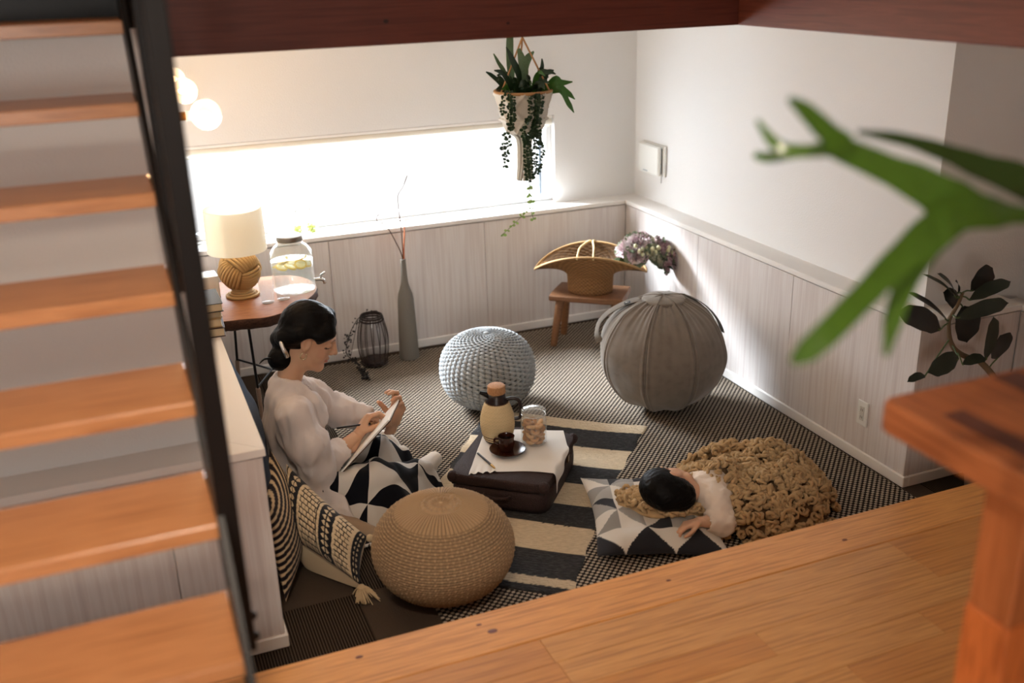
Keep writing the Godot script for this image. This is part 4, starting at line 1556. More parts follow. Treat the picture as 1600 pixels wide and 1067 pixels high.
func build_blanket() -> void:
	var n := 256
	var im := Image.create(n, n, false, Image.FORMAT_RGB8)
	for y in n:
		for x in n:
			# rows of triangles, two rows to a tile, the second shifted by half a triangle
			var r := 0 if y < n / 2 else 1
			var v := fposmod(y / (n / 2.0), 1.0)
			var u := fposmod(x / float(n) + 0.5 * r, 1.0)
			var up := absf(u - 0.5) < 0.5 * v
			var g := 0.97 + 0.03 * sin(x * 2.1) * sin(y * 2.3)
			im.set_pixel(x, y, Color(0.075, 0.08, 0.105) * g if up else Color(0.82, 0.795, 0.76) * g)
	var bm := mat("blanket_print", Color.WHITE, 0.95)
	bm.albedo_texture = ImageTexture.create_from_image(im)
	bm.metallic_specular = 0.2
	bm.rim_enabled = true
	bm.rim = 0.2
	var m := MB.new()
	var nu := 80
	var nv := 90
	var rows := []
	var L := 0.165
	for i in nu + 1:
		var s := float(i) / nu
		var x := -2.17 + 0.50 * s
		# the outline narrows to the feet
		var za := 1.30 + 0.10 * smoothstep(0.5, 1.0, s)
		var zb := 1.90 - 0.22 * smoothstep(0.35, 1.0, s)
		var pts := []
		var acc := [0.0]
		for k in 241:
			var z := lerpf(za, zb, k / 240.0)
			var y := lap_height(x + 0.03 * sin(z * 9.0) * s, z)
			y += 0.007 * sin(x * 31.0 + z * 23.0) + 0.006 * sin(z * 47.0 - x * 17.0) + 0.005 * sin(x * 73.0 + z * 11.0)
			pts.append(Vector3(x, maxf(y, 0.013 + 0.004 * sin(z * 40.0 + x * 30.0)), z))
			if k > 0:
				acc.append(acc[k - 1] + pts[k].distance_to(pts[k - 1]))
		var total: float = acc[240]
		var row := []
		var q := 0
		for j in nv + 1:
			var want := total * j / nv
			while q < 239 and acc[q + 1] < want:
				q += 1
			var t = (want - acc[q]) / maxf(acc[q + 1] - acc[q], 1e-6)
			var p: Vector3 = pts[q].lerp(pts[q + 1], clampf(t, 0, 1))
			row.append([p, Vector2((want - total * 0.45) / L, (x + 0.25 * want) / (L * 1.7))])
		rows.append(row)
	for layer in [0.0, -0.004]:
		var first := m.v.size()
		for i in nu + 1:
			for j in nv + 1:
				m.vert(rows[i][j][0] + Vector3(0, layer, 0), rows[i][j][1])
		for i in nu:
			for j in nv:
				var a := first + i * (nv + 1) + j
				if layer == 0.0:
					m.quad(a, a + 1, a + nv + 2, a + nv + 1)
				else:
					m.quad(a, a + nv + 1, a + nv + 2, a + 1)
	tag(obj("lap_blanket", m, bm), "blanket of black and white triangles over the woman's legs", "blanket")

# ---------------------------------------------------------------- small things
func glow(key: String, color: Color, energy: float) -> StandardMaterial3D:
	var m := mat(key, Color(1, 1, 1), 0.5)
	m.emission_enabled = true
	m.emission = color
	m.emission_energy_multiplier = energy
	return m

func lathed(prof: Array, segs := 32, at := Vector3.ZERO) -> MB:
	var m := MB.new()
	m.xf.origin = at
	m.lathe(prof, segs)
	return m

func build_small_things() -> void:
	var V := func(x: float, y: float) -> Vector2: return Vector2(x, y)
	var warm := Color(1.0, 0.78, 0.5)
	# three globe bulbs in a row on the side of the left wall
	var k := 0
	var said := ["first clear globe bulb of the wall lamp, nearest the window", "middle clear globe bulb of the wall lamp row", "last clear globe bulb of the wall lamp row, nearest the viewer"]
	for z in [0.55, 1.03, 1.74]:
		var wl := thing("wall_lamp", said[k], "wall lamp", Vector3(-2.559, 1.572, z), 0.0, "globe bulbs on the left wall")
		obj("base", boxed(Vector3(0.0, -0.035, -0.035), Vector3(0.018, 0.035, 0.035), 0.003), mats.stool_wood, wl)
		var soc := MB.new()
		soc.xf = Transform3D(Basis(Vector3.BACK, -PI / 2), Vector3(0.017, 0, 0))
		soc.lathe([Vector2(0.016, 0), Vector2(0.019, 0.004), Vector2(0.019, 0.045), Vector2(0.014, 0.05), Vector2(0.014, 0.066), Vector2(0, 0.066)], 20)
		obj("socket", soc, mat("brass", Color(0.55, 0.4, 0.2), 0.35, 0.9), wl)
		var gl := MB.new()
		gl.xf = Transform3D(Basis(Vector3.BACK, -PI / 2), Vector3(0.145, 0, 0))
		var pr := []
		for i in 17:
			var a := -PI / 2 * 0.80 + (PI * 0.9) * i / 16.0
			pr.append(Vector2(cos(a) * 0.048, sin(a) * 0.048))
		pr.push_front(Vector2(0.014, -0.062))
		pr.append(Vector2(0, 0.048))
		gl.lathe(pr, 28)
		obj("globe", gl, mats.pane, wl)
		var fil := MB.new()
		fil.ball(Vector3(0.14, 0, 0), Vector3(0.019, 0.013, 0.013), 14, 10)
		obj("filament", fil, glow("bulb_glow", Color(1.0, 0.84, 0.62), 7.0), wl)
		bulb_light("wall_lamp_light", Vector3(-2.559 + 0.14, 1.572, z), Color(1.0, 0.80, 0.56), 0.12, 0.013)
		k += 1

	# rope-ball table lamp
	var tl := thing("table_lamp", "table lamp with a round rope-knot foot and a wide cream drum shade", "lamp", Vector3(-2.245, 0.6, 0.53))
	var rope := mat("lamp_rope", Color(0.70, 0.56, 0.36), 0.85)
	var rb := MB.new()
	for r in 5:
		var t := r / 4.0
		var rr := lerpf(0.07, 0.034, pow(t, 0.6))
		var ring := []
		for i in 40:
			ring.append(Vector3(cos(TAU * i / 40) * rr, 0.006 + 0.0085 * r, sin(TAU * i / 40) * rr))
		rb.tube(ring, 0.0062, 7, false, true)
	rb.lathe([Vector2(0.066, 0.0), Vector2(0.066, 0.004), Vector2(0.034, 0.036), Vector2(0.03, 0.05)], 30)
	obj("base", rb, rope, tl)
	var kn := MB.new()
	# six woven patches of parallel cords, as a monkey's fist has
	for f in 6:
		var n := [Vector3(1, 0, 0), Vector3(-1, 0, 0), Vector3(0, 1, 0), Vector3(0, -1, 0), Vector3(0, 0, 1), Vector3(0, 0, -1)]
		var run := [Vector3(0, 1, 0), Vector3(0, 1, 0), Vector3(0, 0, 1), Vector3(0, 0, 1), Vector3(1, 0, 0), Vector3(1, 0, 0)]
		var nn: Vector3 = n[f]
		var tt: Vector3 = run[f]
		var bb := nn.cross(tt)
		for c in 9:
			var b := (c - 4) / 4.0 * 0.86
			var pts := []
			for i in 15:
				var a := (i - 7) / 7.0 * 1.02
				var lift := 0.0905 - 0.012 * pow(absf(a), 4.0)
				pts.append((nn + tt * tan(a * 0.78) + bb * tan(b * 0.76)).normalized() * lift)
			var spin := Basis(Vector3(0.3, 1, 0.2).normalized(), 0.7) * Basis(Vector3(1, 0, 0), 0.45)
			for i in pts.size():
				pts[i] = spin * pts[i] + Vector3(0, 0.122, 0)
			kn.tube(pts, 0.0078, 7)
	kn.ball(Vector3(0, 0.122, 0), Vector3(0.083, 0.083, 0.083), 20, 14)
	obj("rope_knot", kn, rope, tl)
	obj("stem", tubed([Vector3(0, 0.2, 0), Vector3(0, 0.30, 0)], 0.006, 8), mat("brass", Color(0.55, 0.4, 0.2), 0.35, 0.9), tl)
	var sh := MB.new()
	sh.lathe([Vector2(0.13, 0.212), Vector2(0.131, 0.216), Vector2(0.1265, 0.40), Vector2(0.1255, 0.404), Vector2(0.1245, 0.40), Vector2(0.1288, 0.216), Vector2(0.13, 0.212)], 64)
	var shm := mat("lamp_shade", Color(0.95, 0.94, 0.90), 0.9)
	shm.backlight_enabled = true
	shm.backlight = Color(0.95, 0.94, 0.91)
	obj("lamp_shade", sh, shm, tl)
	var bu := MB.new()
	bu.ball(Vector3(0, 0.32, 0), Vector3(0.026, 0.03, 0.026), 14, 10)
	obj("bulb", bu, glow("lamp_glow", Color(1.0, 0.9, 0.75), 3.0), tl)
	bulb_light("table_lamp_light", Vector3(-2.245, 0.92, 0.53), Color(1.0, 0.93, 0.82), 0.045, 0.02)

	# drink dispenser with lemons
	var dp := thing("drink_dispenser", "big glass drink dispenser of lemon water with a steel lid and tap", "drink dispenser", Vector3(-2.015, 0.6, 0.565))
	var gm = mats.thin_glass
	obj("glass_jar", lathed([V.call(0, 0.004), V.call(0.085, 0.003), V.call(0.094, 0.01), V.call(0.097, 0.03), V.call(0.097, 0.165), V.call(0.092, 0.19), V.call(0.075, 0.212), V.call(0.06, 0.222), V.call(0.056, 0.23), V.call(0.056, 0.242)], 48), gm, dp)
	var wm := mat("lemon_water", Color(0.80, 0.93, 0.95, 0.14), 0.03)
	wm.transparency = BaseMaterial3D.TRANSPARENCY_ALPHA
	obj("water", lathed([V.call(0, 0.007), V.call(0.083, 0.007), V.call(0.0915, 0.014), V.call(0.0945, 0.032), V.call(0.0945, 0.146), V.call(0, 0.146)], 48), wm, dp)
	obj("lid", lathed([V.call(0.0, 0.238), V.call(0.058, 0.238), V.call(0.06, 0.242), V.call(0.06, 0.258), V.call(0.057, 0.262), V.call(0, 0.263)], 40), mat("lid_steel", Color(0.55, 0.53, 0.5), 0.35, 0.9), dp)
	var tap := MB.new()
	tap.tube(smooth([Vector3(0.092, 0.045, 0.02), Vector3(0.115, 0.046, 0.026), Vector3(0.13, 0.04, 0.03), Vector3(0.135, 0.024, 0.031)], 4), 0.0075, 10)
	tap.tube([Vector3(0.118, 0.05, 0.027), Vector3(0.12, 0.066, 0.027), Vector3(0.14, 0.078, 0.033)], [0.005, 0.0045, 0.0055], 8)
	obj("tap", tap, mats.chrome, dp)
	var rg := RandomNumberGenerator.new()
	rg.seed = 5
	var peel := mat("lemon_peel", Color(0.93, 0.80, 0.12), 0.5)
	var flesh := mat("lemon_flesh", Color(0.95, 0.93, 0.62), 0.4)
	var where := ["floating at the left of the glass jar", "floating at the front of the glass jar", "floating at the right of the glass jar", "floating at the back of the glass jar", "floating in the middle of the jar"]
	for i in 9:
		var a := TAU * i / 8.0 + 0.3
		var r := 0.062 if i < 8 else 0.0
		var ls := thing("lemon_slice", "lemon slice floating near the top of the water in the drink dispenser", "lemon slice", Vector3(-2.015 + cos(a) * r, 0.6 + 0.134 + rg.randf_range(-0.012, 0.004), 0.565 + sin(a) * r), 0.0, "lemon slices in the dispenser")
		ls.rotation = Vector3(rg.randf_range(-0.6, 0.6), rg.randf() * TAU, rg.randf_range(-0.6, 0.6))
		obj("rind", lathed([V.call(0.022, -0.0038), V.call(0.0275, -0.0036), V.call(0.029, 0.0), V.call(0.0275, 0.0036), V.call(0.022, 0.0038)], 22), peel, ls)
		obj("flesh", lathed([V.call(0, -0.003), V.call(0.0235, -0.0032), V.call(0.0235, 0.0032), V.call(0, 0.003)], 22), flesh, ls)

	# tumblers
	for q in [[-2.158, 0.69, "ribbed clear tumbler on the slab table in front of the rope lamp"], [-2.085, 0.672, "ribbed clear tumbler on the slab table in front of the drink dispenser"]]:
		var gt := MB.new()
		gt.grid(96, 6, func(u: float, v: float) -> Vector3:
			var y := 0.006 + v * 0.108
			var r := lerpf(0.027, 0.034, v) + 0.0007 * cos(u * TAU * 24.0) * (1.0 if v < 0.8 else 0.0)
			return Vector3(cos(TAU * u) * r, y, -sin(TAU * u) * r), true)
		var g := thing("tumbler", q[2], "glass", Vector3(q[0], 0.6, q[1]), 0.0, "tumblers on the slab table")
		obj("side", gt, mats.ribbed_glass, g)
		obj("base", lathed([V.call(0, 0.0), V.call(0.025, 0.0), V.call(0.027, 0.006), V.call(0.0, 0.009)], 28), mats.ribbed_glass, g)

	# stoppered jars of herbs on the sill
	for q in [[-1.872, "left one of two small glass jars of herbs on the window ledge"], [-1.80, "right one of two small glass jars of herbs on the window ledge"]]:
		var hj := thing("herb_jar", q[1], "jar", Vector3(q[0], 0.6925, -0.055), 0.0, "herb jars on the window ledge")
		obj("glass_side", lathed([V.call(0, 0.001), V.call(0.027, 0.001), V.call(0.029, 0.005), V.call(0.030, 0.07), V.call(0.026, 0.1), V.call(0.016, 0.118), V.call(0.01, 0.124)], 28), gm, hj)
		obj("knob", lathed([V.call(0.004, 0.122), V.call(0.005, 0.128), V.call(0.0075, 0.134), V.call(0.006, 0.141), V.call(0, 0.143)], 16), mats.chrome, hj)
		var hb := MB.new()
		for i in 60:
			var a := rg.randf() * TAU
			var r := sqrt(rg.randf()) * 0.022
			hb.ball(Vector3(cos(a) * r, 0.01 + rg.randf() * 0.045, sin(a) * r), Vector3(0.007, 0.0035, 0.005), 6, 4, Basis(Vector3(rg.randf(), rg.randf(), rg.randf()).normalized(), rg.randf() * 3))
		var ho := obj("herbs", hb, mat("herbs", Color(0.62, 0.66, 0.22), 0.7), hj)
		ho.set_meta("kind", "stuff")

	# white box and the books
	var wb := thing("white_box", "small white box with tiny dark print at the left end of the slab table", "box", Vector3(-2.383, 0.6, 0.475), 0.05)
	obj("box_body", boxed(Vector3(-0.04, 0.0, -0.05), Vector3(0.04, 0.105, 0.05), 0.003), mats.white_plastic, wb)
	obj("print_dot", boxed(Vector3(0.004, 0.1048, 0.022), Vector3(0.014, 0.1056, 0.032), 0.0), mats.black_steel, wb)
	obj("print_line", boxed(Vector3(0.018, 0.1048, 0.024), Vector3(0.036, 0.1056, 0.029), 0.0), mats.black_steel, wb)
	var pages := mat("pages", Color(0.86, 0.79, 0.66), 0.9)
	var y := 0.693
	var books := [["book with a dark red-brown cover at the bottom of the stack", 0.036, Color(0.22, 0.09, 0.06), 0.16, 0.2], ["book with a tan cloth cover, third from the top of the stack", 0.034, Color(0.62, 0.52, 0.36), 0.152, 0.19], ["slim cream book, second from the top of the stack", 0.024, Color(0.78, 0.72, 0.6), 0.15, 0.185], ["book with a black cover on top of the stack", 0.034, Color(0.03, 0.03, 0.035), 0.158, 0.2]]
	for b in books:
		var bk := thing("book", b[0], "book", Vector3(-2.403 - 0.16 + b[3] * 0.0, y, 1.21), rg.randf_range(-0.06, 0.06), "books stacked on the half wall")
		var th: float = b[1]
		var cover := mat("cover_%s" % str(th) + str(b[3]), b[2], 0.5)
		var w: float = b[3]
		var d: float = b[4] / 2
		obj("bottom_cover", boxed(Vector3(0.0, 0.0, -d), Vector3(w, 0.003, d), 0.001), cover, bk)
		obj("top_cover", boxed(Vector3(0.0, th - 0.003, -d), Vector3(w, th, d), 0.001), cover, bk)
		obj("spine", boxed(Vector3(-0.003, 0.0, -d), Vector3(0.0005, th, d), 0.001), cover, bk)
		obj("page_block", boxed(Vector3(0.001, 0.003, -d + 0.004), Vector3(w - 0.004, th - 0.003, d - 0.004), 0.001), pages, bk)
		y += th + 0.0005

	# tall bottle vase with twigs
	var bv := thing("bottle_vase", "tall matt grey bottle vase against the wainscot", "vase", Vector3(-1.378, 0.006, 0.14))
	var vm := mat("grey_clay", Color(0.44, 0.42, 0.385), 0.85)
	obj("vase_body", lathed([V.call(0, 0.0), V.call(0.05, 0.0), V.call(0.054, 0.004), V.call(0.052, 0.05), V.call(0.0465, 0.22), V.call(0.042, 0.33), V.call(0.038, 0.36), V.call(0.028, 0.39), V.call(0.02, 0.42), V.call(0.0165, 0.46), V.call(0.0135, 0.54), V.call(0.0145, 0.55), V.call(0.011, 0.551), V.call(0.0105, 0.5)], 40), vm, bv)
	var tw := mat("twig_brown", Color(0.30, 0.19, 0.12), 0.8)
	var tw2 := mat("twig_orange", Color(0.72, 0.36, 0.12), 0.7)
	var twigs := [["dry brown twig leaning left out of the tall grey bottle vase", [Vector3(-1.378, 0.40, 0.14), Vector3(-1.380, 0.56, 0.14), Vector3(-1.41, 0.65, 0.14), Vector3(-1.45, 0.735, 0.14), Vector3(-1.485, 0.765, 0.14), Vector3(-1.498, 0.772, 0.13), Vector3(-1.495, 0.79, 0.12), Vector3(-1.48, 0.80, 0.115)], tw],
		["tall dark twig with a thin curved tip in the tall grey bottle vase", [Vector3(-1.377, 0.40, 0.14), Vector3(-1.376, 0.6, 0.14), Vector3(-1.377, 0.72, 0.138), Vector3(-1.381, 0.83, 0.132), Vector3(-1.377, 0.89, 0.125), Vector3(-1.345, 0.925, 0.11), Vector3(-1.315, 0.98, 0.1)], tw],
		["orange curled twig in the tall grey bottle vase", [Vector3(-1.375, 0.40, 0.142), Vector3(-1.372, 0.58, 0.142), Vector3(-1.362, 0.68, 0.142), Vector3(-1.357, 0.74, 0.142), Vector3(-1.345, 0.765, 0.14), Vector3(-1.333, 0.757, 0.138), Vector3(-1.336, 0.738, 0.138), Vector3(-1.345, 0.74, 0.138)], tw2]]
	for t in twigs:
		var pts := smooth(t[1], 5)
		var rad := []
		for i in pts.size():
			rad.append(lerpf(0.0036, 0.0016, float(i) / pts.size()) + (0.0012 if i > pts.size() - 5 else 0.0))
		tag(obj("twig", tubed(pts, rad, 6), t[2]), t[0], "twig")

	# wire lantern vase with a berry branch
	var lv := thing("wire_vase", "dark barrel-shaped glass vase in a cage of brown wires", "vase", Vector3(-1.572, 0.006, 0.15))
	var rust := mat("rust_wire", Color(0.13, 0.07, 0.055), 0.55, 0.3)
	var bp := func(t: float) -> float: return 0.057 + 0.027 * sin(PI * clampf(t * 0.86 + 0.09, 0.0, 1.0)) - 0.004 * t
	var gpf := []
	for i in 13:
		gpf.append(Vector2(bp.call(i / 12.0) - 0.004, 0.006 + 0.26 * i / 12.0))
	gpf.push_front(Vector2(0, 0.005))
	obj("smoked_glass", lathed(gpf, 36), mats.smoke_glass, lv)
	obj("foot", lathed([V.call(0, 0.0), V.call(0.056, 0.0), V.call(0.061, 0.006), V.call(0.062, 0.02), V.call(0.055, 0.035), V.call(0.0, 0.03)], 32), mat("dark_red_glass", Color(0.10, 0.035, 0.03), 0.2), lv)
	for i in 14:
		var pts := []
		for j in 11:
			var r: float = bp.call(j / 10.0)
			var a := TAU * i / 14 + 0.012 * j
			pts.append(Vector3(cos(a) * r, 0.008 + 0.258 * j / 10.0, sin(a) * r))
		obj("wire", tubed(pts, 0.0021, 5), rust, lv)
	for q in [[0.25, 0.0048], [0.264, 0.0052], [0.274, 0.0042], [0.012, 0.004]]:
		var ring := []
		var r: float = bp.call(q[0] / 0.266)
		for i in 32:
			ring.append(Vector3(cos(TAU * i / 32) * r, q[0], sin(TAU * i / 32) * r))
		var rm := MB.new()
		rm.tube(ring, q[1], 6, false, true)
		obj("ring", rm, rust, lv)
	var bb := thing("berry_branch", "drooping twig of black berries hanging out of the wire vase", "branch", Vector3(-1.572, 0.006, 0.15))
	var line := smooth([Vector3(0.03, 0.2, 0.0), Vector3(0.035, 0.29, 0.01), Vector3(-0.02, 0.305, 0.04), Vector3(-0.085, 0.285, 0.06), Vector3(-0.14, 0.2, 0.065), Vector3(-0.16, 0.11, 0.068), Vector3(-0.115, 0.06, 0.075), Vector3(-0.095, 0.02, 0.09), Vector3(-0.09, 0.008, 0.12), Vector3(-0.1, 0.008, 0.2)], 6)
	var dark := mat("berry_black", Color(0.035, 0.025, 0.03), 0.55)
	obj("stem", tubed(line, 0.002, 5), mat("stem_dark", Color(0.12, 0.07, 0.05), 0.8), bb)
	obj("side_stem", tubed(smooth([line[18], Vector3(-0.12, 0.17, 0.07), Vector3(-0.15, 0.09, 0.09), Vector3(-0.18, 0.06, 0.1)], 5), 0.0015, 5), mat("stem_dark", Color(0.12, 0.07, 0.05), 0.8), bb)
	var berries := MB.new()
	for i in 150:
		var t := int(rg.randf_range(10, line.size() - 1))
		if rg.randf() < 0.35:
			t = [24, 25, 34, 35, 52, 53, 54][rg.randi() % 7]
		var p: Vector3 = line[t] + Vector3(rg.randf_range(-1, 1), rg.randf_range(-0.8, 0.8), rg.randf_range(-1, 1)) * 0.02
		p.y = maxf(p.y, 0.006)
		var s := rg.randf_range(0.0032, 0.0055)
		berries.ball(p, Vector3(s, s, s), 7, 5)
		berries.tube([line[t], p], 0.0007, 3)
	var bo := obj("berries", berries, dark, bb)
	bo.set_meta("kind", "stuff")

	build_tray_things(rg)

func build_tray_things(rg: RandomNumberGenerator) -> void:
	var V := func(x: float, y: float) -> Vector2: return Vector2(x, y)
	var T := 0.1485
	# rattan carafe
	var cf := thing("carafe", "cream rattan-covered carafe with a wooden stopper and brown handle", "carafe", Vector3(-1.408, T, 1.54), -0.386)
	var cm := MB.new()
	cm.grid(120, 70, func(u: float, v: float) -> Vector3:
		var y := 0.012 + 0.162 * v
		var r := lerpf(0.056, 0.044, v) + 0.020 * sin(PI * clampf(v * 0.92 + 0.04, 0.0, 1.0))
		var row := v * 30.0
		r += 0.0010 * sin(u * TAU * 30.0 + PI * floorf(row)) * sin(PI * fposmod(row, 1.0)) + 0.0006 * sin(PI * fposmod(row, 1.0))
		return Vector3(cos(TAU * u) * r, y, -sin(TAU * u) * r), true, false, func(u: float, v: float) -> Color:
			var row := v * 30.0
			var q := 0.8 + 0.2 * sin(PI * fposmod(row, 1.0)) + 0.05 * sin(u * TAU * 30.0 + PI * floorf(row))
			if (v > 0.03 and v < 0.065) or (v > 0.11 and v < 0.135) or v > 0.985:
				return Color(0.09, 0.045, 0.03)
			return Color(0.70 * q, 0.54 * q, 0.31 * q))
	obj("rattan_cover", cm, vcol("rattan", 0.6), cf)
	var brown := mat("brown_plastic", Color(0.12, 0.06, 0.045), 0.35)
	obj("foot", lathed([V.call(0, 0), V.call(0.05, 0.0), V.call(0.055, 0.004), V.call(0.056, 0.014), V.call(0, 0.013)], 36), brown, cf)
	obj("neck", lathed([V.call(0.043, 0.172), V.call(0.042, 0.178), V.call(0.036, 0.186), V.call(0.036, 0.21), V.call(0.0, 0.21)], 36), brown, cf)
	obj("stopper", lathed([V.call(0.0, 0.209), V.call(0.0355, 0.209), V.call(0.0375, 0.213), V.call(0.036, 0.24), V.call(0.033, 0.244), V.call(0, 0.245)], 36), wood("cork_wood", Color(0.74, 0.55, 0.38), Vector3(9, 9, 9), 0.75, false), cf)
	var spt := MB.new()
	spt.tube([Vector3(-0.03, 0.198, 0), Vector3(-0.05, 0.206, 0), Vector3(-0.068, 0.212, 0)], [0.014, 0.0095, 0.006], 10)
	obj("spout", spt, mats.black_steel, cf)
	obj("handle", tubed(smooth([Vector3(0.038, 0.18, 0), Vector3(0.07, 0.184, 0), Vector3(0.093, 0.168, 0), Vector3(0.097, 0.13, 0), Vector3(0.092, 0.098, 0), Vector3(0.064, 0.092, 0)], 5), 0.0075, 9), brown, cf)

	# biscuit jar
	var jr := thing("biscuit_jar", "clear clip-top glass jar full of ring biscuits on the white cloth", "jar", Vector3(-1.283, T, 1.625))
	obj("glass_side", lathed([V.call(0, 0.0), V.call(0.046, 0.0), V.call(0.052, 0.005), V.call(0.053, 0.02), V.call(0.053, 0.098), V.call(0.05, 0.112), V.call(0.046, 0.12), V.call(0.046, 0.132)], 40), mats.thin_glass, jr)
	obj("glass_lid", lathed([V.call(0.047, 0.131), V.call(0.05, 0.134), V.call(0.05, 0.146), V.call(0.042, 0.152), V.call(0.02, 0.153), V.call(0, 0.152)], 40), mats.thin_glass, jr)
	var ring := []
	for i in 32:
		ring.append(Vector3(cos(TAU * i / 32) * 0.0485, 0.127, sin(TAU * i / 32) * 0.0485))
	var wm := MB.new()
	wm.tube(ring, 0.0014, 6, false, true)
	wm.tube([Vector3(-0.046, 0.127, 0.015), Vector3(-0.062, 0.115, 0.018), Vector3(-0.06, 0.095, 0.017)], 0.0014, 5)
	obj("wire_clip", wm, mats.chrome, jr)
	var bm := MB.new()
	var rp := []
	for i in 20:
		rp.append(Vector3(cos(TAU * i / 20) * 0.0125, 0, sin(TAU * i / 20) * 0.0125))
	bm.tube(rp, 0.0075, 10, false, true)
	var ms := bm.mesh()
	var tones := [Color(0.74, 0.54, 0.32), Color(0.66, 0.46, 0.26), Color(0.80, 0.62, 0.40)]
	for i in 26:
		var layer := i / 5
		var a := TAU * (i % 5) / 5.0 + layer * 0.6
		var o := put("ring_biscuit", ms, mat("biscuit_%d" % (i % 3), tones[i % 3], 0.8))
		o.position = Vector3(-1.283 + cos(a) * 0.0285, T + 0.014 + layer * 0.0165, 1.625 + sin(a) * 0.0285)
		o.rotation = Vector3(rg.randf_range(-0.7, 0.7) if layer > 0 else 0.1, rg.randf() * TAU, rg.randf_range(-0.8, 0.8) if layer > 0 else 0.1)
		tag(o, "golden ring biscuit in the clip-top glass jar", "biscuit", "ring biscuits in the jar")

	# cup, saucer and pen
	var glaze := mat("brown_glaze", Color(0.20, 0.085, 0.05), 0.18)
	var sc := obj("saucer", lathed([V.call(0, 0.0), V.call(0.036, 0.0), V.call(0.04, 0.003), V.call(0.068, 0.011), V.call(0.074, 0.015), V.call(0.072, 0.017), V.call(0.04, 0.008), V.call(0, 0.006)], 44), glaze)
	sc.position = Vector3(-1.413, T, 1.66)
	tag(sc, "dark brown glazed saucer under the cup on the white cloth", "saucer")
	var cp := thing("cup", "small dark brown glazed cup standing on its saucer", "cup", Vector3(-1.416, T + 0.0065, 1.655), -0.4)
	obj("cup_body", lathed([V.call(0, 0.0), V.call(0.022, 0.0), V.call(0.026, 0.004), V.call(0.0325, 0.03), V.call(0.031, 0.05), V.call(0.034, 0.062), V.call(0.031, 0.0625), V.call(0.0285, 0.05), V.call(0.029, 0.03), V.call(0.02, 0.008), V.call(0, 0.007)], 36), glaze, cp)
	obj("coffee", lathed([V.call(0, 0.046), V.call(0.0288, 0.046)], 28), mat("coffee", Color(0.06, 0.03, 0.02), 0.1), cp)
	obj("handle", tubed(smooth([Vector3(-0.03, 0.048, -0.005), Vector3(-0.045, 0.046, -0.01), Vector3(-0.048, 0.03, -0.01), Vector3(-0.032, 0.02, -0.005)], 5), 0.0045, 8), glaze, cp)
	var pn := thing("pen", "thin dark pen with a gold tip lying on the white cloth", "pen", Vector3(-1.522, T + 0.0045, 1.7), 0.0)
	pn.rotation.y = atan2(-0.019, -0.164) + PI
	obj("barrel", tubed([Vector3(0, 0, -0.07), Vector3(0, 0, 0.045)], 0.0042, 10), mat("pen_grey", Color(0.16, 0.15, 0.13), 0.3, 0.5), pn)
	obj("tip", tubed([Vector3(0, 0, 0.045), Vector3(0, 0, 0.07), Vector3(0, 0, 0.08)], [0.0044, 0.0038, 0.001], 10), mat("pen_gold", Color(0.75, 0.6, 0.35), 0.3, 0.9), pn)

# ---------------------------------------------------------------- plants
# a leaf blade along a line: two-sided, folded along the midrib, with a little thickness
func blade(m: MB, line: Array, widths: Array, up: Vector3, fold := 0.25, wave := 0.0, per := 6) -> void:
	var pts := smooth(line, per)
	var n := pts.size()
	var rows := []
	for i in n:
		var t := float(i) / (n - 1)
		var a: Vector3 = pts[maxi(i - 1, 0)]
		var b: Vector3 = pts[mini(i + 1, n - 1)]
		var d := (b - a).normalized()
		var s := d.cross(up).normalized()
		var nn := s.cross(d).normalized()
		var f := t * (widths.size() - 1)
		var k := mini(int(f), widths.size() - 2)
		var w: float = lerpf(widths[k], widths[k + 1], smoothstep(0.0, 1.0, f - k))
		var p: Vector3 = pts[i]
		var row := []
		for side in [1.0, -1.0]:
			for q in [-1.0, -0.5, 0.0, 0.5, 1.0]:
				var lift: float = absf(q) * fold * w + wave * w * sin(t * 13.0 + q * 2.0) * absf(q)
				row.append(m.vert(p + s * q * w + nn * (lift + side * 0.0007 * (1.2 - absf(q))), Vector2(q * 0.5 + 0.5, t)))
		rows.append(row)
	for i in n - 1:
		for q in 4:
			m.quad(rows[i][q], rows[i][q + 1], rows[i + 1][q + 1], rows[i + 1][q])
			m.quad(rows[i][5 + q + 1], rows[i][5 + q], rows[i + 1][5 + q], rows[i + 1][5 + q + 1])
		m.quad(rows[i][5], rows[i][0], rows[i + 1][0], rows[i + 1][5])
		m.quad(rows[i][4], rows[i][9], rows[i + 1][9], rows[i + 1][4])

func leaf_mat(key: String, color: Color, rough := 0.4, back := Color(0.25, 0.45, 0.1)) -> StandardMaterial3D:
	if mats.has(key):
		return mats[key]
	var m := mat(key, color, rough)
	m.backlight_enabled = true
	m.backlight = back
	m.albedo_texture = noise_tex("leaf_mottle", 0.03, 3, [[0.0, Color(0.8, 0.82, 0.75)], [0.5, Color(1, 1, 1)], [1.0, Color(0.92, 0.96, 0.88)]])
	triplanar(m, Vector3(4, 4, 4), false)
	return m

func build_plants() -> void:
	var rg := RandomNumberGenerator.new()
	rg.seed = 8
	build_hanging(rg)
	build_rubber_plant()
	build_bouquet(rg)
	build_front_fern()

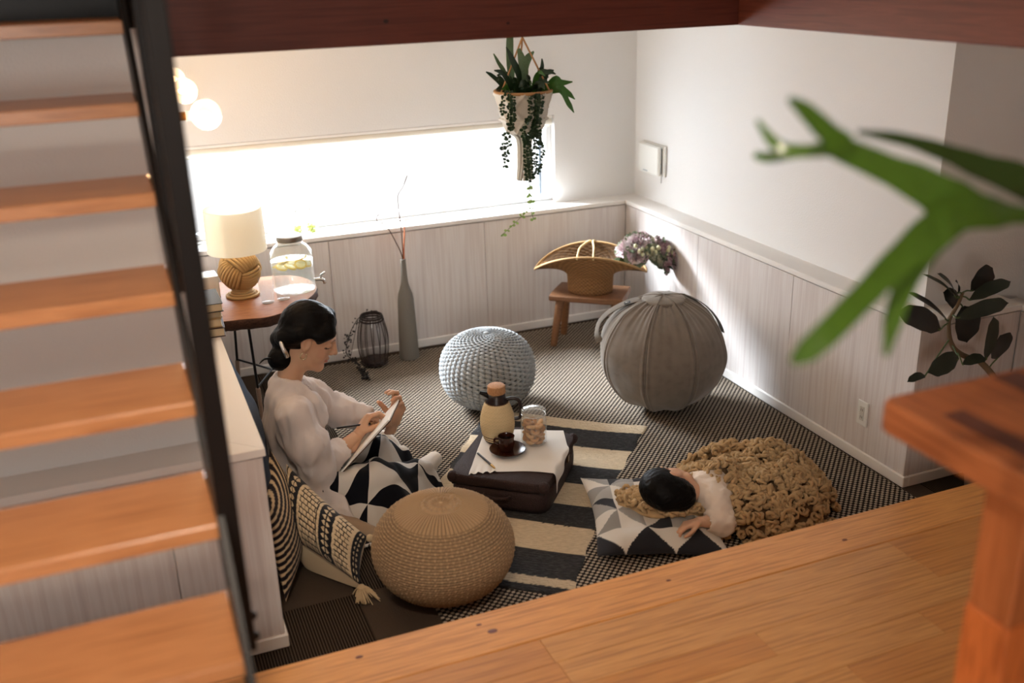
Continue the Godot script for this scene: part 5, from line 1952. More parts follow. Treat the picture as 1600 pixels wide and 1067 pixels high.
func build_hanging(rg: RandomNumberGenerator) -> void:
	var C := Vector3(-0.872, 0.0, 0.6)
	var hp := thing("hanging_planter", "white macrame plant basket hanging on pale cords before the window", "planter", C)
	var mac := cloth("macrame", Color(0.74, 0.71, 0.66), 0.95, 0.6, 26.0)
	var pot := MB.new()
	pot.grid(96, 44, func(u: float, v: float) -> Vector3:
		var y := 1.232 + 0.19 * v
		var r := lerpf(0.078, 0.132, pow(v, 0.8))
		var f := TAU * u
		var zig := absf(fposmod(u * 8.0 + v * 1.6, 1.0) - 0.5) * 2.0
		var zag := absf(fposmod(u * 8.0 - v * 1.6, 1.0) - 0.5) * 2.0
		var d := 0.007 * smoothstep(0.7, 1.0, zig) + 0.007 * smoothstep(0.7, 1.0, zag) + 0.0015 * absf(sin(f * 40.0))
		if absf(v - 0.32) < 0.03:
			d += 0.006
		return Vector3(cos(f) * (r + d), y, -sin(f) * (r + d)), true)
	pot.lathe([Vector2(0, 1.232), Vector2(0.078, 1.232)], 48)
	obj("basket_side", pot, mac, hp)
	obj("soil", lathed([Vector2(0, 1.395), Vector2(0.125, 1.395)], 32), mat("soil", Color(0.07, 0.05, 0.035), 1.0), hp)
	var band := mat("rope_tan", Color(0.62, 0.46, 0.30), 0.9)
	for q in [[1.422, 0.1325, 0.0075], [1.296, 0.1, 0.006]]:
		var ring := []
		for i in 48:
			ring.append(Vector3(cos(TAU * i / 48) * q[1], q[0], sin(TAU * i / 48) * q[1]))
		var rm := MB.new()
		rm.tube(ring, q[2], 7, false, true)
		obj("rim_ring", rm, band, hp)
	for i in 14:
		var a := TAU * i / 14
		obj("tail_cord", tubed(smooth([Vector3(cos(a) * 0.075, 1.235, sin(a) * 0.075), Vector3(cos(a) * 0.034, 1.2, sin(a) * 0.034), Vector3(cos(a) * 0.03, 1.1, sin(a) * 0.03), Vector3(cos(a + 0.3) * 0.036, 1.005, sin(a + 0.3) * 0.036)], 4), 0.0065, 6), mac, hp)
	for i in 3:
		var a := TAU * i / 3 + 0.75
		obj("hanging_cord", tubed([Vector3(cos(a) * 0.13, 1.425, sin(a) * 0.13), Vector3(0.002, 1.662, 0)], 0.0042, 6), band, hp)
	obj("hanging_cord", tubed([Vector3(0.002, 1.655, 0), Vector3(0.002, 2.1, 0)], 0.005, 6), band, hp)
	var hk := MB.new()
	hk.tube([Vector3(0.002, 2.085, 0), Vector3(0.002, 2.12, 0)], 0.006, 8)
	obj("ceiling_hook", hk, mats.black_steel, hp)
	# staghorn fern in it
	var fr := thing("hanging_fern", "staghorn fern with upright grey-green and dark forked fronds in the macrame basket", "fern", C)
	var lines := [
		[[Vector3(-0.915,1.40,0.56), Vector3(-0.915,1.443,0.56), Vector3(-0.910,1.535,0.54), Vector3(-0.912,1.62,0.54), Vector3(-0.915,1.72,0.56)], [0.012, 0.016, 0.02, 0.022, 0.012], 0],
		[[Vector3(-0.895,1.40,0.62), Vector3(-0.909,1.498,0.64), Vector3(-0.947,1.569,0.66), Vector3(-0.979,1.629,0.67)], [0.012, 0.018, 0.016, 0.003], 1],
		[[Vector3(-0.915,1.40,0.6), Vector3(-0.964,1.511,0.6), Vector3(-0.993,1.558,0.6), Vector3(-1.014,1.597,0.6)], [0.008, 0.011, 0.009, 0.003], 0],
		[[Vector3(-0.926,1.40,0.62), Vector3(-0.965,1.474,0.65), Vector3(-1.004,1.518,0.67), Vector3(-1.044,1.532,0.68)], [0.009, 0.014, 0.011, 0.003], 1],
		[[Vector3(-0.936,1.40,0.58), Vector3(-0.976,1.461,0.57), Vector3(-1.010,1.496,0.56), Vector3(-1.039,1.515,0.56)], [0.009, 0.011, 0.010, 0.003], 1],
		[[Vector3(-0.879,1.40,0.62), Vector3(-0.880,1.506,0.64), Vector3(-0.897,1.562,0.65), Vector3(-0.911,1.617,0.65)], [0.010, 0.02, 0.024, 0.008], 0],
		[[Vector3(-0.864,1.40,0.6), Vector3(-0.868,1.505,0.6), Vector3(-0.849,1.563,0.6), Vector3(-0.814,1.596,0.6)], [0.010, 0.02, 0.022, 0.004], 0],
		[[Vector3(-0.812,1.40,0.61), Vector3(-0.796,1.500,0.62), Vector3(-0.788,1.528,0.63), Vector3(-0.787,1.565,0.63)], [0.010, 0.016, 0.012, 0.003], 1],
		[[Vector3(-0.812,1.40,0.6), Vector3(-0.770,1.489,0.61), Vector3(-0.749,1.502,0.62), Vector3(-0.723,1.508,0.62)], [0.010, 0.016, 0.012, 0.003], 1],
		[[Vector3(-0.802,1.40,0.62), Vector3(-0.739,1.469,0.66), Vector3(-0.708,1.455,0.67), Vector3(-0.655,1.456,0.68)], [0.012, 0.018, 0.014, 0.003], 2],
		[[Vector3(-0.802,1.40,0.62), Vector3(-0.739,1.446,0.67), Vector3(-0.687,1.409,0.69), Vector3(-0.653,1.378,0.70)], [0.012, 0.016, 0.014, 0.003], 2],
		[[Vector3(-0.792,1.40,0.62), Vector3(-0.724,1.426,0.68), Vector3(-0.687,1.362,0.7), Vector3(-0.658,1.317,0.7)], [0.012, 0.018, 0.013, 0.003], 2],
		[[Vector3(-0.812,1.40,0.57), Vector3(-0.781,1.472,0.56), Vector3(-0.760,1.485,0.56), Vector3(-0.723,1.470,0.56)], [0.010, 0.016, 0.012, 0.003], 1],
		[[Vector3(-0.844,1.40,0.62), Vector3(-0.821,1.49,0.66), Vector3(-0.80,1.51,0.68), Vector3(-0.775,1.50,0.7)], [0.010, 0.016, 0.014, 0.003], 1],
		[[Vector3(-0.90,1.40,0.64), Vector3(-0.905,1.455,0.69), Vector3(-0.93,1.47,0.73), Vector3(-0.955,1.46,0.75)], [0.012, 0.02, 0.018, 0.003], 1],
		[[Vector3(-0.85,1.40,0.64), Vector3(-0.85,1.45,0.69), Vector3(-0.84,1.46,0.73), Vector3(-0.83,1.44,0.755)], [0.012, 0.022, 0.018, 0.003], 1],
		[[Vector3(-0.88,1.40,0.62), Vector3(-0.885,1.47,0.67), Vector3(-0.89,1.49,0.70), Vector3(-0.9,1.48,0.72)], [0.012, 0.02, 0.016, 0.003], 1]]
	for i in 18:
		var a := TAU * i / 18.0 + rg.randf_range(-0.15, 0.15)
		var r := rg.randf_range(0.04, 0.09)
		var tall := rg.randf_range(0.05, 0.12)
		var reach := rg.randf_range(0.02, 0.06)
		var p := C + Vector3(cos(a) * r, 1.395, sin(a) * r)
		var d := Vector3(cos(a), 0, sin(a))
		lines.append([[p, p + Vector3(0, tall * 0.6, 0) + d * reach * 0.3, p + Vector3(0, tall, 0) + d * reach * 0.8, p + Vector3(0, tall * 0.9, 0) + d * reach * 1.6], [0.009, 0.016, 0.013, 0.003], 1 if i % 4 else 2])
	var shades := [leaf_mat("frond_grey", Color(0.36, 0.45, 0.31), 0.6), leaf_mat("frond_dark", Color(0.10, 0.19, 0.08), 0.5), leaf_mat("frond_green", Color(0.22, 0.40, 0.11), 0.45)]
	for l in lines:
		var m := MB.new()
		var pl := []
		for p in l[0]:
			pl.append(p - C)
		blade(m, pl, l[1], Vector3(0.2, 0.1, 1.0), 0.2, 0.12, 5)
		obj("frond", m, shades[l[2]], fr)
	# trailing vine
	var vn := thing("trailing_vine", "small-leaved vine trailing down the macrame basket", "vine", C)
	var strands := [[Vector3(-0.982,1.443,0.66), Vector3(-1.009,1.408,0.69), Vector3(-1.015,1.362,0.69), Vector3(-1.006,1.334,0.69)], [Vector3(-0.972,1.442,0.68), Vector3(-0.984,1.388,0.71), Vector3(-0.986,1.332,0.70), Vector3(-0.978,1.266,0.69)], [Vector3(-0.963,1.432,0.70), Vector3(-0.970,1.359,0.71), Vector3(-0.972,1.294,0.70), Vector3(-0.983,1.262,0.69)],
		[Vector3(-0.988,1.267,0.69), Vector3(-1.009,1.231,0.69), Vector3(-1.016,1.175,0.69), Vector3(-1.003,1.126,0.69), Vector3(-1.019,1.089,0.69)], [Vector3(-0.978,1.262,0.69), Vector3(-0.990,1.211,0.69), Vector3(-0.986,1.172,0.69), Vector3(-1.007,1.160,0.69)],
		[Vector3(-0.881,1.43,0.72), Vector3(-0.868,1.40,0.745), Vector3(-0.869,1.276,0.72), Vector3(-0.897,1.222,0.70), Vector3(-0.903,1.165,0.69), Vector3(-0.900,1.087,0.69), Vector3(-0.891,1.018,0.69)], [Vector3(-0.891,1.018,0.69), Vector3(-0.888,0.939,0.69), Vector3(-0.905,0.876,0.69), Vector3(-0.981,0.810,0.69), Vector3(-1.041,0.767,0.69)],
		[Vector3(-0.851,1.43,0.72), Vector3(-0.865,1.40,0.745), Vector3(-0.865,1.257,0.71), Vector3(-0.887,1.202,0.69), Vector3(-0.883,1.125,0.69), Vector3(-0.875,1.027,0.69)], [Vector3(-0.831,1.42,0.73), Vector3(-0.854,1.30,0.73), Vector3(-0.839,1.217,0.70), Vector3(-0.835,1.188,0.69)], [Vector3(-0.902,1.42,0.73), Vector3(-0.894,1.335,0.73), Vector3(-0.921,1.262,0.71), Vector3(-0.902,1.203,0.70)],
		[Vector3(-0.844,1.255,0.71), Vector3(-0.834,1.197,0.69), Vector3(-0.814,1.157,0.69), Vector3(-0.825,1.119,0.69), Vector3(-0.853,1.044,0.69)], [Vector3(-0.865,1.238,0.70), Vector3(-0.851,1.170,0.69), Vector3(-0.857,1.113,0.69), Vector3(-0.848,1.073,0.69), Vector3(-0.859,1.044,0.69)], [Vector3(-0.886,1.008,0.69), Vector3(-0.880,0.938,0.69), Vector3(-0.879,0.868,0.69), Vector3(-0.869,0.827,0.69)]]
	var dense := [0.012, 0.009, 0.009, 0.016, 0.018, 0.007, 0.03, 0.007, 0.009, 0.009, 0.013, 0.011, 0.03]
	for k in strands.size():
		var st := []
		for p in strands[k]:
			st.append(p - C)
		var pts := smooth(st, 8)
		var sm := obj("vine_stem", tubed(pts, 0.0012, 4), mat("vine_stem", Color(0.35, 0.42, 0.2), 0.7), vn)
		var lv := MB.new()
		var acc := 0.0
		for i in range(1, pts.size()):
			acc += pts[i].distance_to(pts[i - 1])
			while acc > dense[k]:
				acc -= dense[k]
				for s in [-1.0, 1.0]:
					if rg.randf() < 0.15:
						continue
					var dir := Vector3(s * rg.randf_range(0.4, 1.0), rg.randf_range(-0.7, 0.4), rg.randf_range(-0.2, 0.8)).normalized()
					var p: Vector3 = pts[i]
					var len := rg.randf_range(0.013, 0.023)
					var sd := dir.cross(Vector3(rg.randf_range(-0.4, 0.4), rg.randf_range(0.1, 0.7), 1)).normalized()
					var nn := sd.cross(dir)
					var a := lv.vert(p)
					var q := [p + dir * len * 0.35 + sd * len * 0.36, p + dir * len * 0.75 + sd * len * 0.28, p + dir * len, p + dir * len * 0.75 - sd * len * 0.28, p + dir * len * 0.35 - sd * len * 0.36]
					var mid := lv.vert(p + dir * len * 0.55 - nn * len * 0.1)
					var ids := [a]
					for v in q:
						ids.append(lv.vert(v))
					for j in 6:
						lv.tri(mid, ids[j], ids[(j + 1) % 6])
		if lv.v.size():
			var pale := k in [6, 12]
			var o := obj("vine_leaves", lv, leaf_mat("vine_pale", Color(0.62, 0.68, 0.45), 0.6) if pale else leaf_mat("vine_leaf", Color(0.10, 0.20, 0.09), 0.5), sm)
			o.set_meta("kind", "stuff")

func build_rubber_plant() -> void:
	var rp := thing("rubber_plant", "dark rubber plant with broad leathery leaves in the recess at the wall's end", "plant", Vector3(0.24, 0.0, 2.54))
	var O := rp.position
	var stemm := mat("rubber_stem", Color(0.42, 0.35, 0.26), 0.8)
	var main := [Vector3(0.24, 0.22, 2.54), Vector3(0.225, 0.45, 2.52), Vector3(0.187,0.545,2.45), Vector3(0.126,0.570,2.45), Vector3(0.065,0.606,2.45), Vector3(0.031,0.646,2.45), Vector3(0.014,0.688,2.45), Vector3(0.007,0.734,2.45), Vector3(0.022,0.764,2.45), Vector3(0.041,0.795,2.45), Vector3(0.055,0.835,2.45)]
	var pl := []
	for p in main:
		pl.append(p - O)
	var sp := smooth(pl, 5)
	var rad := []
	for i in sp.size():
		rad.append(lerpf(0.013, 0.0055, float(i) / sp.size()))
	obj("stem", tubed(sp, rad, 9), stemm, rp)
	var dark := leaf_mat("rubber_leaf", Color(0.035, 0.055, 0.04), 0.35, Color(0.02, 0.05, 0.02))
	var green := leaf_mat("rubber_leaf_green", Color(0.10, 0.15, 0.085), 0.4, Color(0.04, 0.09, 0.03))
	var stalk := mat("rubber_stalk", Color(0.30, 0.38, 0.22), 0.6)
	var L := [
		[Vector3(0.105,0.831,2.440), Vector3(0.171,0.914,2.460), 0.035, 0], [Vector3(0.072,0.810,2.470), Vector3(0.235,0.862,2.490), 0.023, 1], [Vector3(0.011,0.754,2.480), Vector3(0.229,0.784,2.500), 0.026, 1], [Vector3(0.095,0.766,2.420), Vector3(0.119,0.628,2.440), 0.056, 0],
		[Vector3(-0.007,0.739,2.460), Vector3(-0.229,0.886,2.480), 0.016, 0], [Vector3(-0.060,0.721,2.480), Vector3(-0.283,0.827,2.500), 0.035, 0], [Vector3(0.050,0.815,2.430), Vector3(-0.076,0.924,2.450), 0.016, 1], [Vector3(0.033,0.836,2.450), Vector3(-0.008,0.891,2.470), 0.012, 0],
		[Vector3(0.030,0.818,2.450), Vector3(-0.161,0.939,2.470), 0.010, 1], [Vector3(0.089,0.755,2.400), Vector3(-0.007,0.836,2.420), 0.026, 0], [Vector3(0.136,0.585,2.520), Vector3(0.120,0.761,2.540), 0.028, 1], [Vector3(0.261,0.547,2.460), Vector3(0.234,0.651,2.480), 0.051, 0],
		[Vector3(0.002,0.614,2.520), Vector3(-0.152,0.593,2.540), 0.033, 1], [Vector3(-0.153,0.579,2.530), Vector3(-0.252,0.580,2.550), 0.013, 1], [Vector3(0.048,0.576,2.500), Vector3(0.135,0.591,2.520), 0.019, 1]]
	for l in L:
		var a: Vector3 = l[0] - O
		var b: Vector3 = l[1] - O
		var m := MB.new()
		var bow := Vector3(0, 0.012, 0.006)
		var w: float = l[2] * 1.18
		blade(m, [a, a.lerp(b, 0.25) + bow * 0.7, a.lerp(b, 0.5) + bow, a.lerp(b, 0.78) + bow * 0.6, b], [0.15 * w, 0.85 * w, w, 0.85 * w, 0.03 * w], Vector3(0.05, 0.25, 1.0) if w > 0.03 else Vector3(0.1, 0.9, 0.6), 0.12, 0.0, 5)
		var lf := obj("leaf", m, dark if l[3] == 0 else green, rp)
		var near: Vector3 = sp[0]
		for q in sp:
			if q.distance_to(a) < near.distance_to(a):
				near = q
		obj("leaf_stalk", tubed(smooth([near, near.lerp(a, 0.5) + Vector3(0, 0.004, 0), a, a.lerp(b, 0.08)], 4), [0.0032, 0.003, 0.003, 0.003, 0.003, 0.003, 0.003, 0.003, 0.003, 0.003, 0.0028, 0.0026, 0.0024].slice(0, 13), 6), stalk, lf)
	obj("pot", lathed([Vector2(0, 0.0), Vector2(0.085, 0.0), Vector2(0.09, 0.006), Vector2(0.115, 0.22), Vector2(0.119, 0.225), Vector2(0.119, 0.24), Vector2(0.107, 0.24), Vector2(0.104, 0.21)], 40), mat("pot_clay", Color(0.35, 0.33, 0.31), 0.8), rp)
	obj("soil", lathed([Vector2(0, 0.212), Vector2(0.106, 0.212)], 28), mat("soil", Color(0.07, 0.05, 0.035), 1.0), rp)

func build_bouquet(rg: RandomNumberGenerator) -> void:
	var C := Vector3(-0.155, 0.50, 0.47)
	var bq := thing("bouquet", "bunch of mauve and white ruffled ornamental cabbages lying in the basket", "bouquet", C)
	# leafy stems that run back into the basket
	for i in 9:
		var a := Vector3(rg.randf_range(-0.03, 0.12), rg.randf_range(-0.02, 0.03), rg.randf_range(-0.05, 0.08))
		obj("stalk", tubed(smooth([Vector3(-0.27, -0.1, -0.06) + a * 0.3, Vector3(-0.14, -0.02, -0.03) + a * 0.5, a], 5), 0.004, 6), mat("bouquet_stalk", Color(0.25, 0.33, 0.16), 0.7), bq)
	var petal := vcol("petals", 0.7, 0.2)
	petal.backlight_enabled = true
	petal.backlight = Color(0.35, 0.3, 0.3)
	var heads := [[Vector3(-0.045, 0.075, 0.03), 0.055, 0], [Vector3(0.02, 0.085, -0.01), 0.05, 1], [Vector3(0.085, 0.03, 0.05), 0.058, 1], [Vector3(0.13, 0.02, 0.03), 0.05, 1], [Vector3(0.03, 0.02, 0.09), 0.042, 2], [Vector3(-0.065, 0.02, 0.06), 0.048, 0], [Vector3(0.10, -0.03, 0.09), 0.05, 1], [Vector3(-0.01, 0.04, 0.06), 0.036, 2], [Vector3(-0.09, 0.045, -0.01), 0.045, 0], [Vector3(0.06, 0.065, 0.03), 0.036, 2], [Vector3(0.055, -0.01, 0.1), 0.034, 2], [Vector3(0.15, -0.02, 0.08), 0.04, 1]]
	var pal := [[Color(0.74, 0.68, 0.66), Color(0.50, 0.35, 0.40)], [Color(0.36, 0.22, 0.26), Color(0.60, 0.45, 0.46)], [Color(0.55, 0.56, 0.38), Color(0.76, 0.73, 0.60)]]
	for h in heads:
		var m := MB.new()
		var c: Vector3 = h[0]
		var ax := (c + Vector3(0.02, 0.03, 0.03)).normalized()
		var sx := ax.cross(Vector3.UP).normalized()
		var sy := sx.cross(ax)
		var r: float = h[1]
		for ring in 4:
			var np := 5 + ring * 3
			for i in np:
				var an := TAU * (i + 0.5 * ring) / np + rg.randf_range(-0.15, 0.15)
				var dir := sx * cos(an) + sy * sin(an)
				var tan_ := -sx * sin(an) + sy * cos(an)
				var spread := 0.12 + 0.25 * ring
				var k: Color = pal[h[2]][0].lerp(pal[h[2]][1], rg.randf())
				if ring == 3 and rg.randf() < 0.6:
					k = Color(0.20, 0.25, 0.16)
				m.col = k
				var ids := []
				for v in 5:
					var row := []
					var t := v / 4.0
					for u in 7:
						var q := (u - 3) / 3.0
						var w := r * (0.18 + 0.42 * sin(PI * minf(t * 0.75 + 0.1, 1.0)))
						var ruff := 0.16 * r * t * t * sin(u * 2.4 + i * 1.7 + ring)
						row.append(m.vert(c + dir * (spread * r * (0.3 + t) + 0.35 * r * t * t * spread) + ax * (r * (t * (1.0 - 0.6 * spread)) - 0.3 * r + ruff) + tan_ * q * w - dir * absf(q) * 0.12 * r))
					ids.append(row)
				for v in 4:
					for u in 6:
						m.quad(ids[v][u], ids[v][u + 1], ids[v + 1][u + 1], ids[v + 1][u])
		obj("flower_head", m, petal, bq)
	for i in 16:
		var bu := MB.new()
		var t := i / 15.0
		var p := Vector3(-0.07 + 0.2 * t + rg.randf_range(-0.02, 0.02), 0.035 + rg.randf_range(-0.02, 0.055) - 0.03 * t, 0.095 + rg.randf_range(-0.02, 0.015) - 0.02 * absf(t - 0.5))
		var s := rg.randf_range(0.008, 0.013)
		bu.ball(p, Vector3(s, s * 1.2, s), 9, 6)
		obj("bud", bu, mat("bud_cream", Color(0.78, 0.77, 0.62), 0.6), bq)
	var gl := leaf_mat("bouquet_leaf", Color(0.12, 0.18, 0.10), 0.6)
	for i in 26:
		var m := MB.new()
		var a := rg.randf() * TAU
		var s := Vector3(0.04 + cos(a) * 0.09, rg.randf_range(-0.05, 0.0), 0.05 + sin(a) * 0.06)
		var d := Vector3(cos(a), rg.randf_range(-0.5, 0.2), sin(a)).normalized() * rg.randf_range(0.035, 0.06)
		blade(m, [s, s + d * 0.5 + Vector3(0, 0.006, 0), s + d], [0.004, 0.014, 0.002], Vector3.UP, 0.2, 0.1, 4)
		obj("leaf", m, gl, bq)

func build_front_fern() -> void:
	var O := Vector3(-1.2, 1.3, 4.35)
	var ff := thing("front_fern", "big bright green antler-shaped fern frond hanging in close at the right, out of focus", "fern", O)
	var g := leaf_mat("fern_bright", Color(0.28, 0.40, 0.11), 0.28, Color(0.26, 0.42, 0.08))
	var main := [Vector3(-1.272,1.557,4.145), Vector3(-1.496,1.644,4.13), Vector3(-1.657,1.679,4.139), Vector3(-1.729,1.693,4.150), Vector3(-1.783,1.708,4.147), Vector3(-1.823,1.733,4.132), Vector3(-1.869,1.756,4.116), Vector3(-1.909,1.775,4.104), Vector3(-1.942,1.790,4.096)]
	var base := [Vector3(-1.2, 1.48, 4.32)]
	var N := Vector3(-0.35, 0.35, 0.87)
	var parts := [[base + main, [0.006, 0.008, 0.009, 0.011, 0.02, 0.03, 0.024, 0.018, 0.016, 0.013]], [[Vector3(-1.921,1.784,4.107), Vector3(-1.946,1.804,4.101), Vector3(-1.968,1.825,4.095), Vector3(-1.993,1.843,4.091)], [0.016, 0.013, 0.011, 0.004]], [[Vector3(-1.925,1.786,4.104), Vector3(-1.951,1.777,4.075), Vector3(-1.969,1.780,4.044), Vector3(-1.981,1.808,4.016)], [0.012, 0.008, 0.008, 0.003]], [[Vector3(-1.925,1.783,4.094), Vector3(-1.939,1.769,4.049), Vector3(-1.958,1.760,4.010), Vector3(-1.964,1.761,3.99)], [0.008, 0.005, 0.007, 0.004]],
		[[Vector3(-1.777,1.701,4.152), Vector3(-1.840,1.682,4.169), Vector3(-1.894,1.660,4.180), Vector3(-1.948,1.631,4.193), Vector3(-1.994,1.601,4.199), Vector3(-2.021,1.580,4.197), Vector3(-2.042,1.566,4.194)], [0.022, 0.024, 0.018, 0.016, 0.0155, 0.014, 0.005]], [[Vector3(-1.79,1.697,4.16), Vector3(-1.816,1.692,4.163), Vector3(-1.850,1.664,4.173), Vector3(-1.880,1.635,4.184), Vector3(-1.905,1.604,4.198), Vector3(-1.922,1.559,4.210)], [0.022, 0.022, 0.017, 0.014, 0.012, 0.004]]]
	var fm := MB.new()
	for p in parts:
		var l := []
		for q in p[0]:
			l.append(q - O)
		blade(fm, l, p[1], N, 0.12, 0.05, 7)
	obj("frond", fm, g, ff)
	var up := MB.new()
	var l2 := []
	for q in [Vector3(-1.2, 1.48, 4.3), Vector3(-1.230,1.52,4.128), Vector3(-1.477,1.64,4.090), Vector3(-1.592,1.702,4.075), Vector3(-1.659,1.728,4.061), Vector3(-1.717,1.751,4.052), Vector3(-1.777,1.771,4.043), Vector3(-1.842,1.785,4.034)]:
		l2.append(q - O)
	blade(up, l2, [0.008, 0.014, 0.024, 0.023, 0.017, 0.012, 0.008, 0.003], N, 0.15, 0.05, 6)
	obj("frond", up, leaf_mat("fern_deep", Color(0.20, 0.28, 0.10), 0.35, Color(0.18, 0.28, 0.07)), ff)
	obj("pot", lathed([Vector2(0, 0.0), Vector2(0.06, 0.0), Vector2(0.066, 0.006), Vector2(0.085, 0.15), Vector2(0.088, 0.16), Vector2(0.078, 0.16), Vector2(0.074, 0.14)], 36), mat("pot_clay", Color(0.35, 0.33, 0.31), 0.8), ff)
	var moss := MB.new()
	moss.ball(Vector3(0, 0.15, 0), Vector3(0.072, 0.04, 0.072), 20, 10)
	obj("moss", moss, mat("moss", Color(0.16, 0.15, 0.07), 1.0), ff)

# ---------------------------------------------------------------- people
# a head: H midway between the ears, basis columns (forward, up, right), all sizes times s
func head_into(mb: MB, H: Vector3, B: Basis, s: float, skin: Color, lip: Color, lash: Color, neck_to: Vector3, neck_r: float, child := false) -> void:
	var lo := H - Vector3(0.15, 0.17, 0.15) * s
	var hi := H + Vector3(0.15, 0.16, 0.15) * s
	var f := Sdf.new(lo.min(neck_to), hi.max(neck_to + Vector3(0.02, 0.0, 0.02)), 0.004 * (s if s < 1.0 else 1.0))
	var at := func(a: float, b: float, c: float) -> Vector3: return H + B * (Vector3(a, b, c) * s)
	f.ell(at.call(-0.012, 0.045, 0), Vector3(0.094, 0.084, 0.073) * s, 0.02, B)
	f.ell(at.call(0.032, -0.025, 0), Vector3(0.060, 0.088, 0.058) * s, 0.03 * s, B)
	f.cap(at.call(0.02, -0.075, 0.038), 0.024 * s, at.call(0.070, -0.094, 0.008), 0.019 * s, 0.02 * s)
	f.cap(at.call(0.02, -0.075, -0.038), 0.024 * s, at.call(0.070, -0.094, -0.008), 0.019 * s, 0.02 * s)
	# cheeks
	var fat := 0.026 if not child else 0.034
	for r in [-1.0, 1.0]:
		f.ell(at.call(0.052, -0.03, 0.034 * r), Vector3(fat, fat, 0.022) * s, 0.02 * s, B)
		f.ell(at.call(0.093, 0.012, 0.034 * r), Vector3(0.014, 0.011, 0.018) * s, 0.014 * s, B, true)
		f.ell(at.call(0.073, 0.009, 0.033 * r), Vector3(0.0135, 0.0125, 0.0155) * s, 0.006 * s, B)
		f.cap(at.call(0.086, 0.030, 0.014 * r), 0.008 * s, at.call(0.072, 0.032, 0.05 * r), 0.007 * s, 0.012 * s)
		# ear
		f.ell(at.call(-0.008, 0.004, 0.075 * r), Vector3(0.020, 0.034, 0.010) * s, 0.006 * s, B * Basis(Vector3(0, 0, 1), 0.15))
		f.ell(at.call(-0.004, 0.004, 0.083 * r), Vector3(0.010, 0.019, 0.006) * s, 0.004 * s, B, true)
	# nose, lips
	var nl := 0.112 if not child else 0.101
	f.cap(at.call(0.089, 0.022, 0), 0.007 * s, at.call(nl, -0.021, 0), 0.0095 * s, 0.012 * s)
	f.cap(at.call(nl - 0.014, -0.026, 0.010), 0.0075 * s, at.call(nl - 0.014, -0.026, -0.010), 0.0075 * s, 0.008 * s)
	f.ell(at.call(0.088, -0.050, 0), Vector3(0.012, 0.0065, 0.022) * s, 0.006 * s, B)
	f.ell(at.call(0.086, -0.062, 0), Vector3(0.012, 0.007, 0.018) * s, 0.006 * s, B)
	f.ell(at.call(0.101, -0.0563, 0), Vector3(0.010, 0.0016, 0.024) * s, 0.004 * s, B, true)
	f.cap(at.call(-0.022, -0.045, 0), neck_r * 0.98, neck_to, neck_r, 0.03 * s)
	var bi := B.transposed()
	f.mesh_into(mb, func(p: Vector3) -> Color:
		var q := bi * (p - H) / s
		if q.x > 0.07 and absf(q.z) < 0.024 and q.y < -0.044 and q.y > -0.069:
			var e := Vector2(q.z / 0.023, (q.y + 0.0563) / 0.0115).length()
			return lip.lerp(skin, smoothstep(0.8, 1.05, e))
		if q.x > 0.06 and absf(absf(q.z) - 0.034) < 0.017:
			if absf(q.y - (0.004 - 0.25 * absf(absf(q.z) - 0.033))) < 0.0028:
				return lash
			if absf(q.y - (0.033 - 0.12 * absf(absf(q.z) - 0.03))) < 0.0032:
				return lash.lerp(skin, 0.35)
		if q.x > 0.045 and absf(absf(q.z) - 0.045) < 0.02 and q.y < -0.005 and q.y > -0.045:
			return skin.lerp(lip, 0.12)
		return skin)

# a hand: wrist, direction to the knuckles, palm normal, thumb side, curl of each finger's joints, thumb as three steps in (dir, across, palm) terms
func hand_into(mb: MB, W: Vector3, dir: Vector3, nrm: Vector3, side: float, curls: Array, thumb: Array, skin: Color, s := 1.0) -> void:
	dir = dir.normalized()
	nrm = (nrm - dir * nrm.dot(dir)).normalized()
	var ac := dir.cross(nrm) * side
	var mid := W + dir * 0.08 * s + nrm * 0.02 * s
	var e := Vector3(0.125, 0.125, 0.125) * s
	var f := Sdf.new(mid - e, mid + e, 0.003)
	var off := [0.028, 0.0095, -0.0095, -0.027]
	var len := [0.086, 0.090, 0.085, 0.075]
	var seg := [[0.042, 0.025, 0.021], [0.046, 0.028, 0.022], [0.042, 0.026, 0.021], [0.033, 0.020, 0.018]]
	f.cap(W - dir * 0.05 * s, 0.0235 * s, W + dir * 0.004 * s, 0.021 * s, 0.01)
	for i in 4:
		var o: float = off[i] * s
		var k: Vector3 = W + dir * len[i] * s + ac * o
		f.cap(W + dir * 0.008 * s + ac * o * 0.55, 0.0145 * s, k, 0.0105 * s, 0.014 * s)
		var ang := 0.0
		var p := k
		for j in 3:
			ang += curls[i][j]
			var q: Vector3 = p + (dir * cos(ang) + nrm * sin(ang) + ac * o * 1.6).normalized() * seg[i][j] * s
			f.cap(p, (0.0096 - 0.0011 * j) * s, q, (0.0088 - 0.0012 * j) * s, 0.003)
			p = q
	f.ell(W + dir * 0.03 * s + ac * 0.018 * s + nrm * 0.008 * s, Vector3(0.018, 0.022, 0.014) * s, 0.012 * s, Basis(ac, dir, nrm))
	var p := W + dir * 0.022 * s + ac * 0.024 * s + nrm * 0.006 * s
	var tl := [0.040, 0.032, 0.026]
	for j in 3:
		var t: Vector3 = thumb[j]
		var q: Vector3 = p + (dir * t.x + ac * t.y + nrm * t.z).normalized() * tl[j] * s
		f.cap(p, (0.0125 - 0.0016 * j) * s, q, (0.0108 - 0.0016 * j) * s, 0.005)
		p = q
	f.mesh_into(mb, func(_p: Vector3) -> Color: return skin)

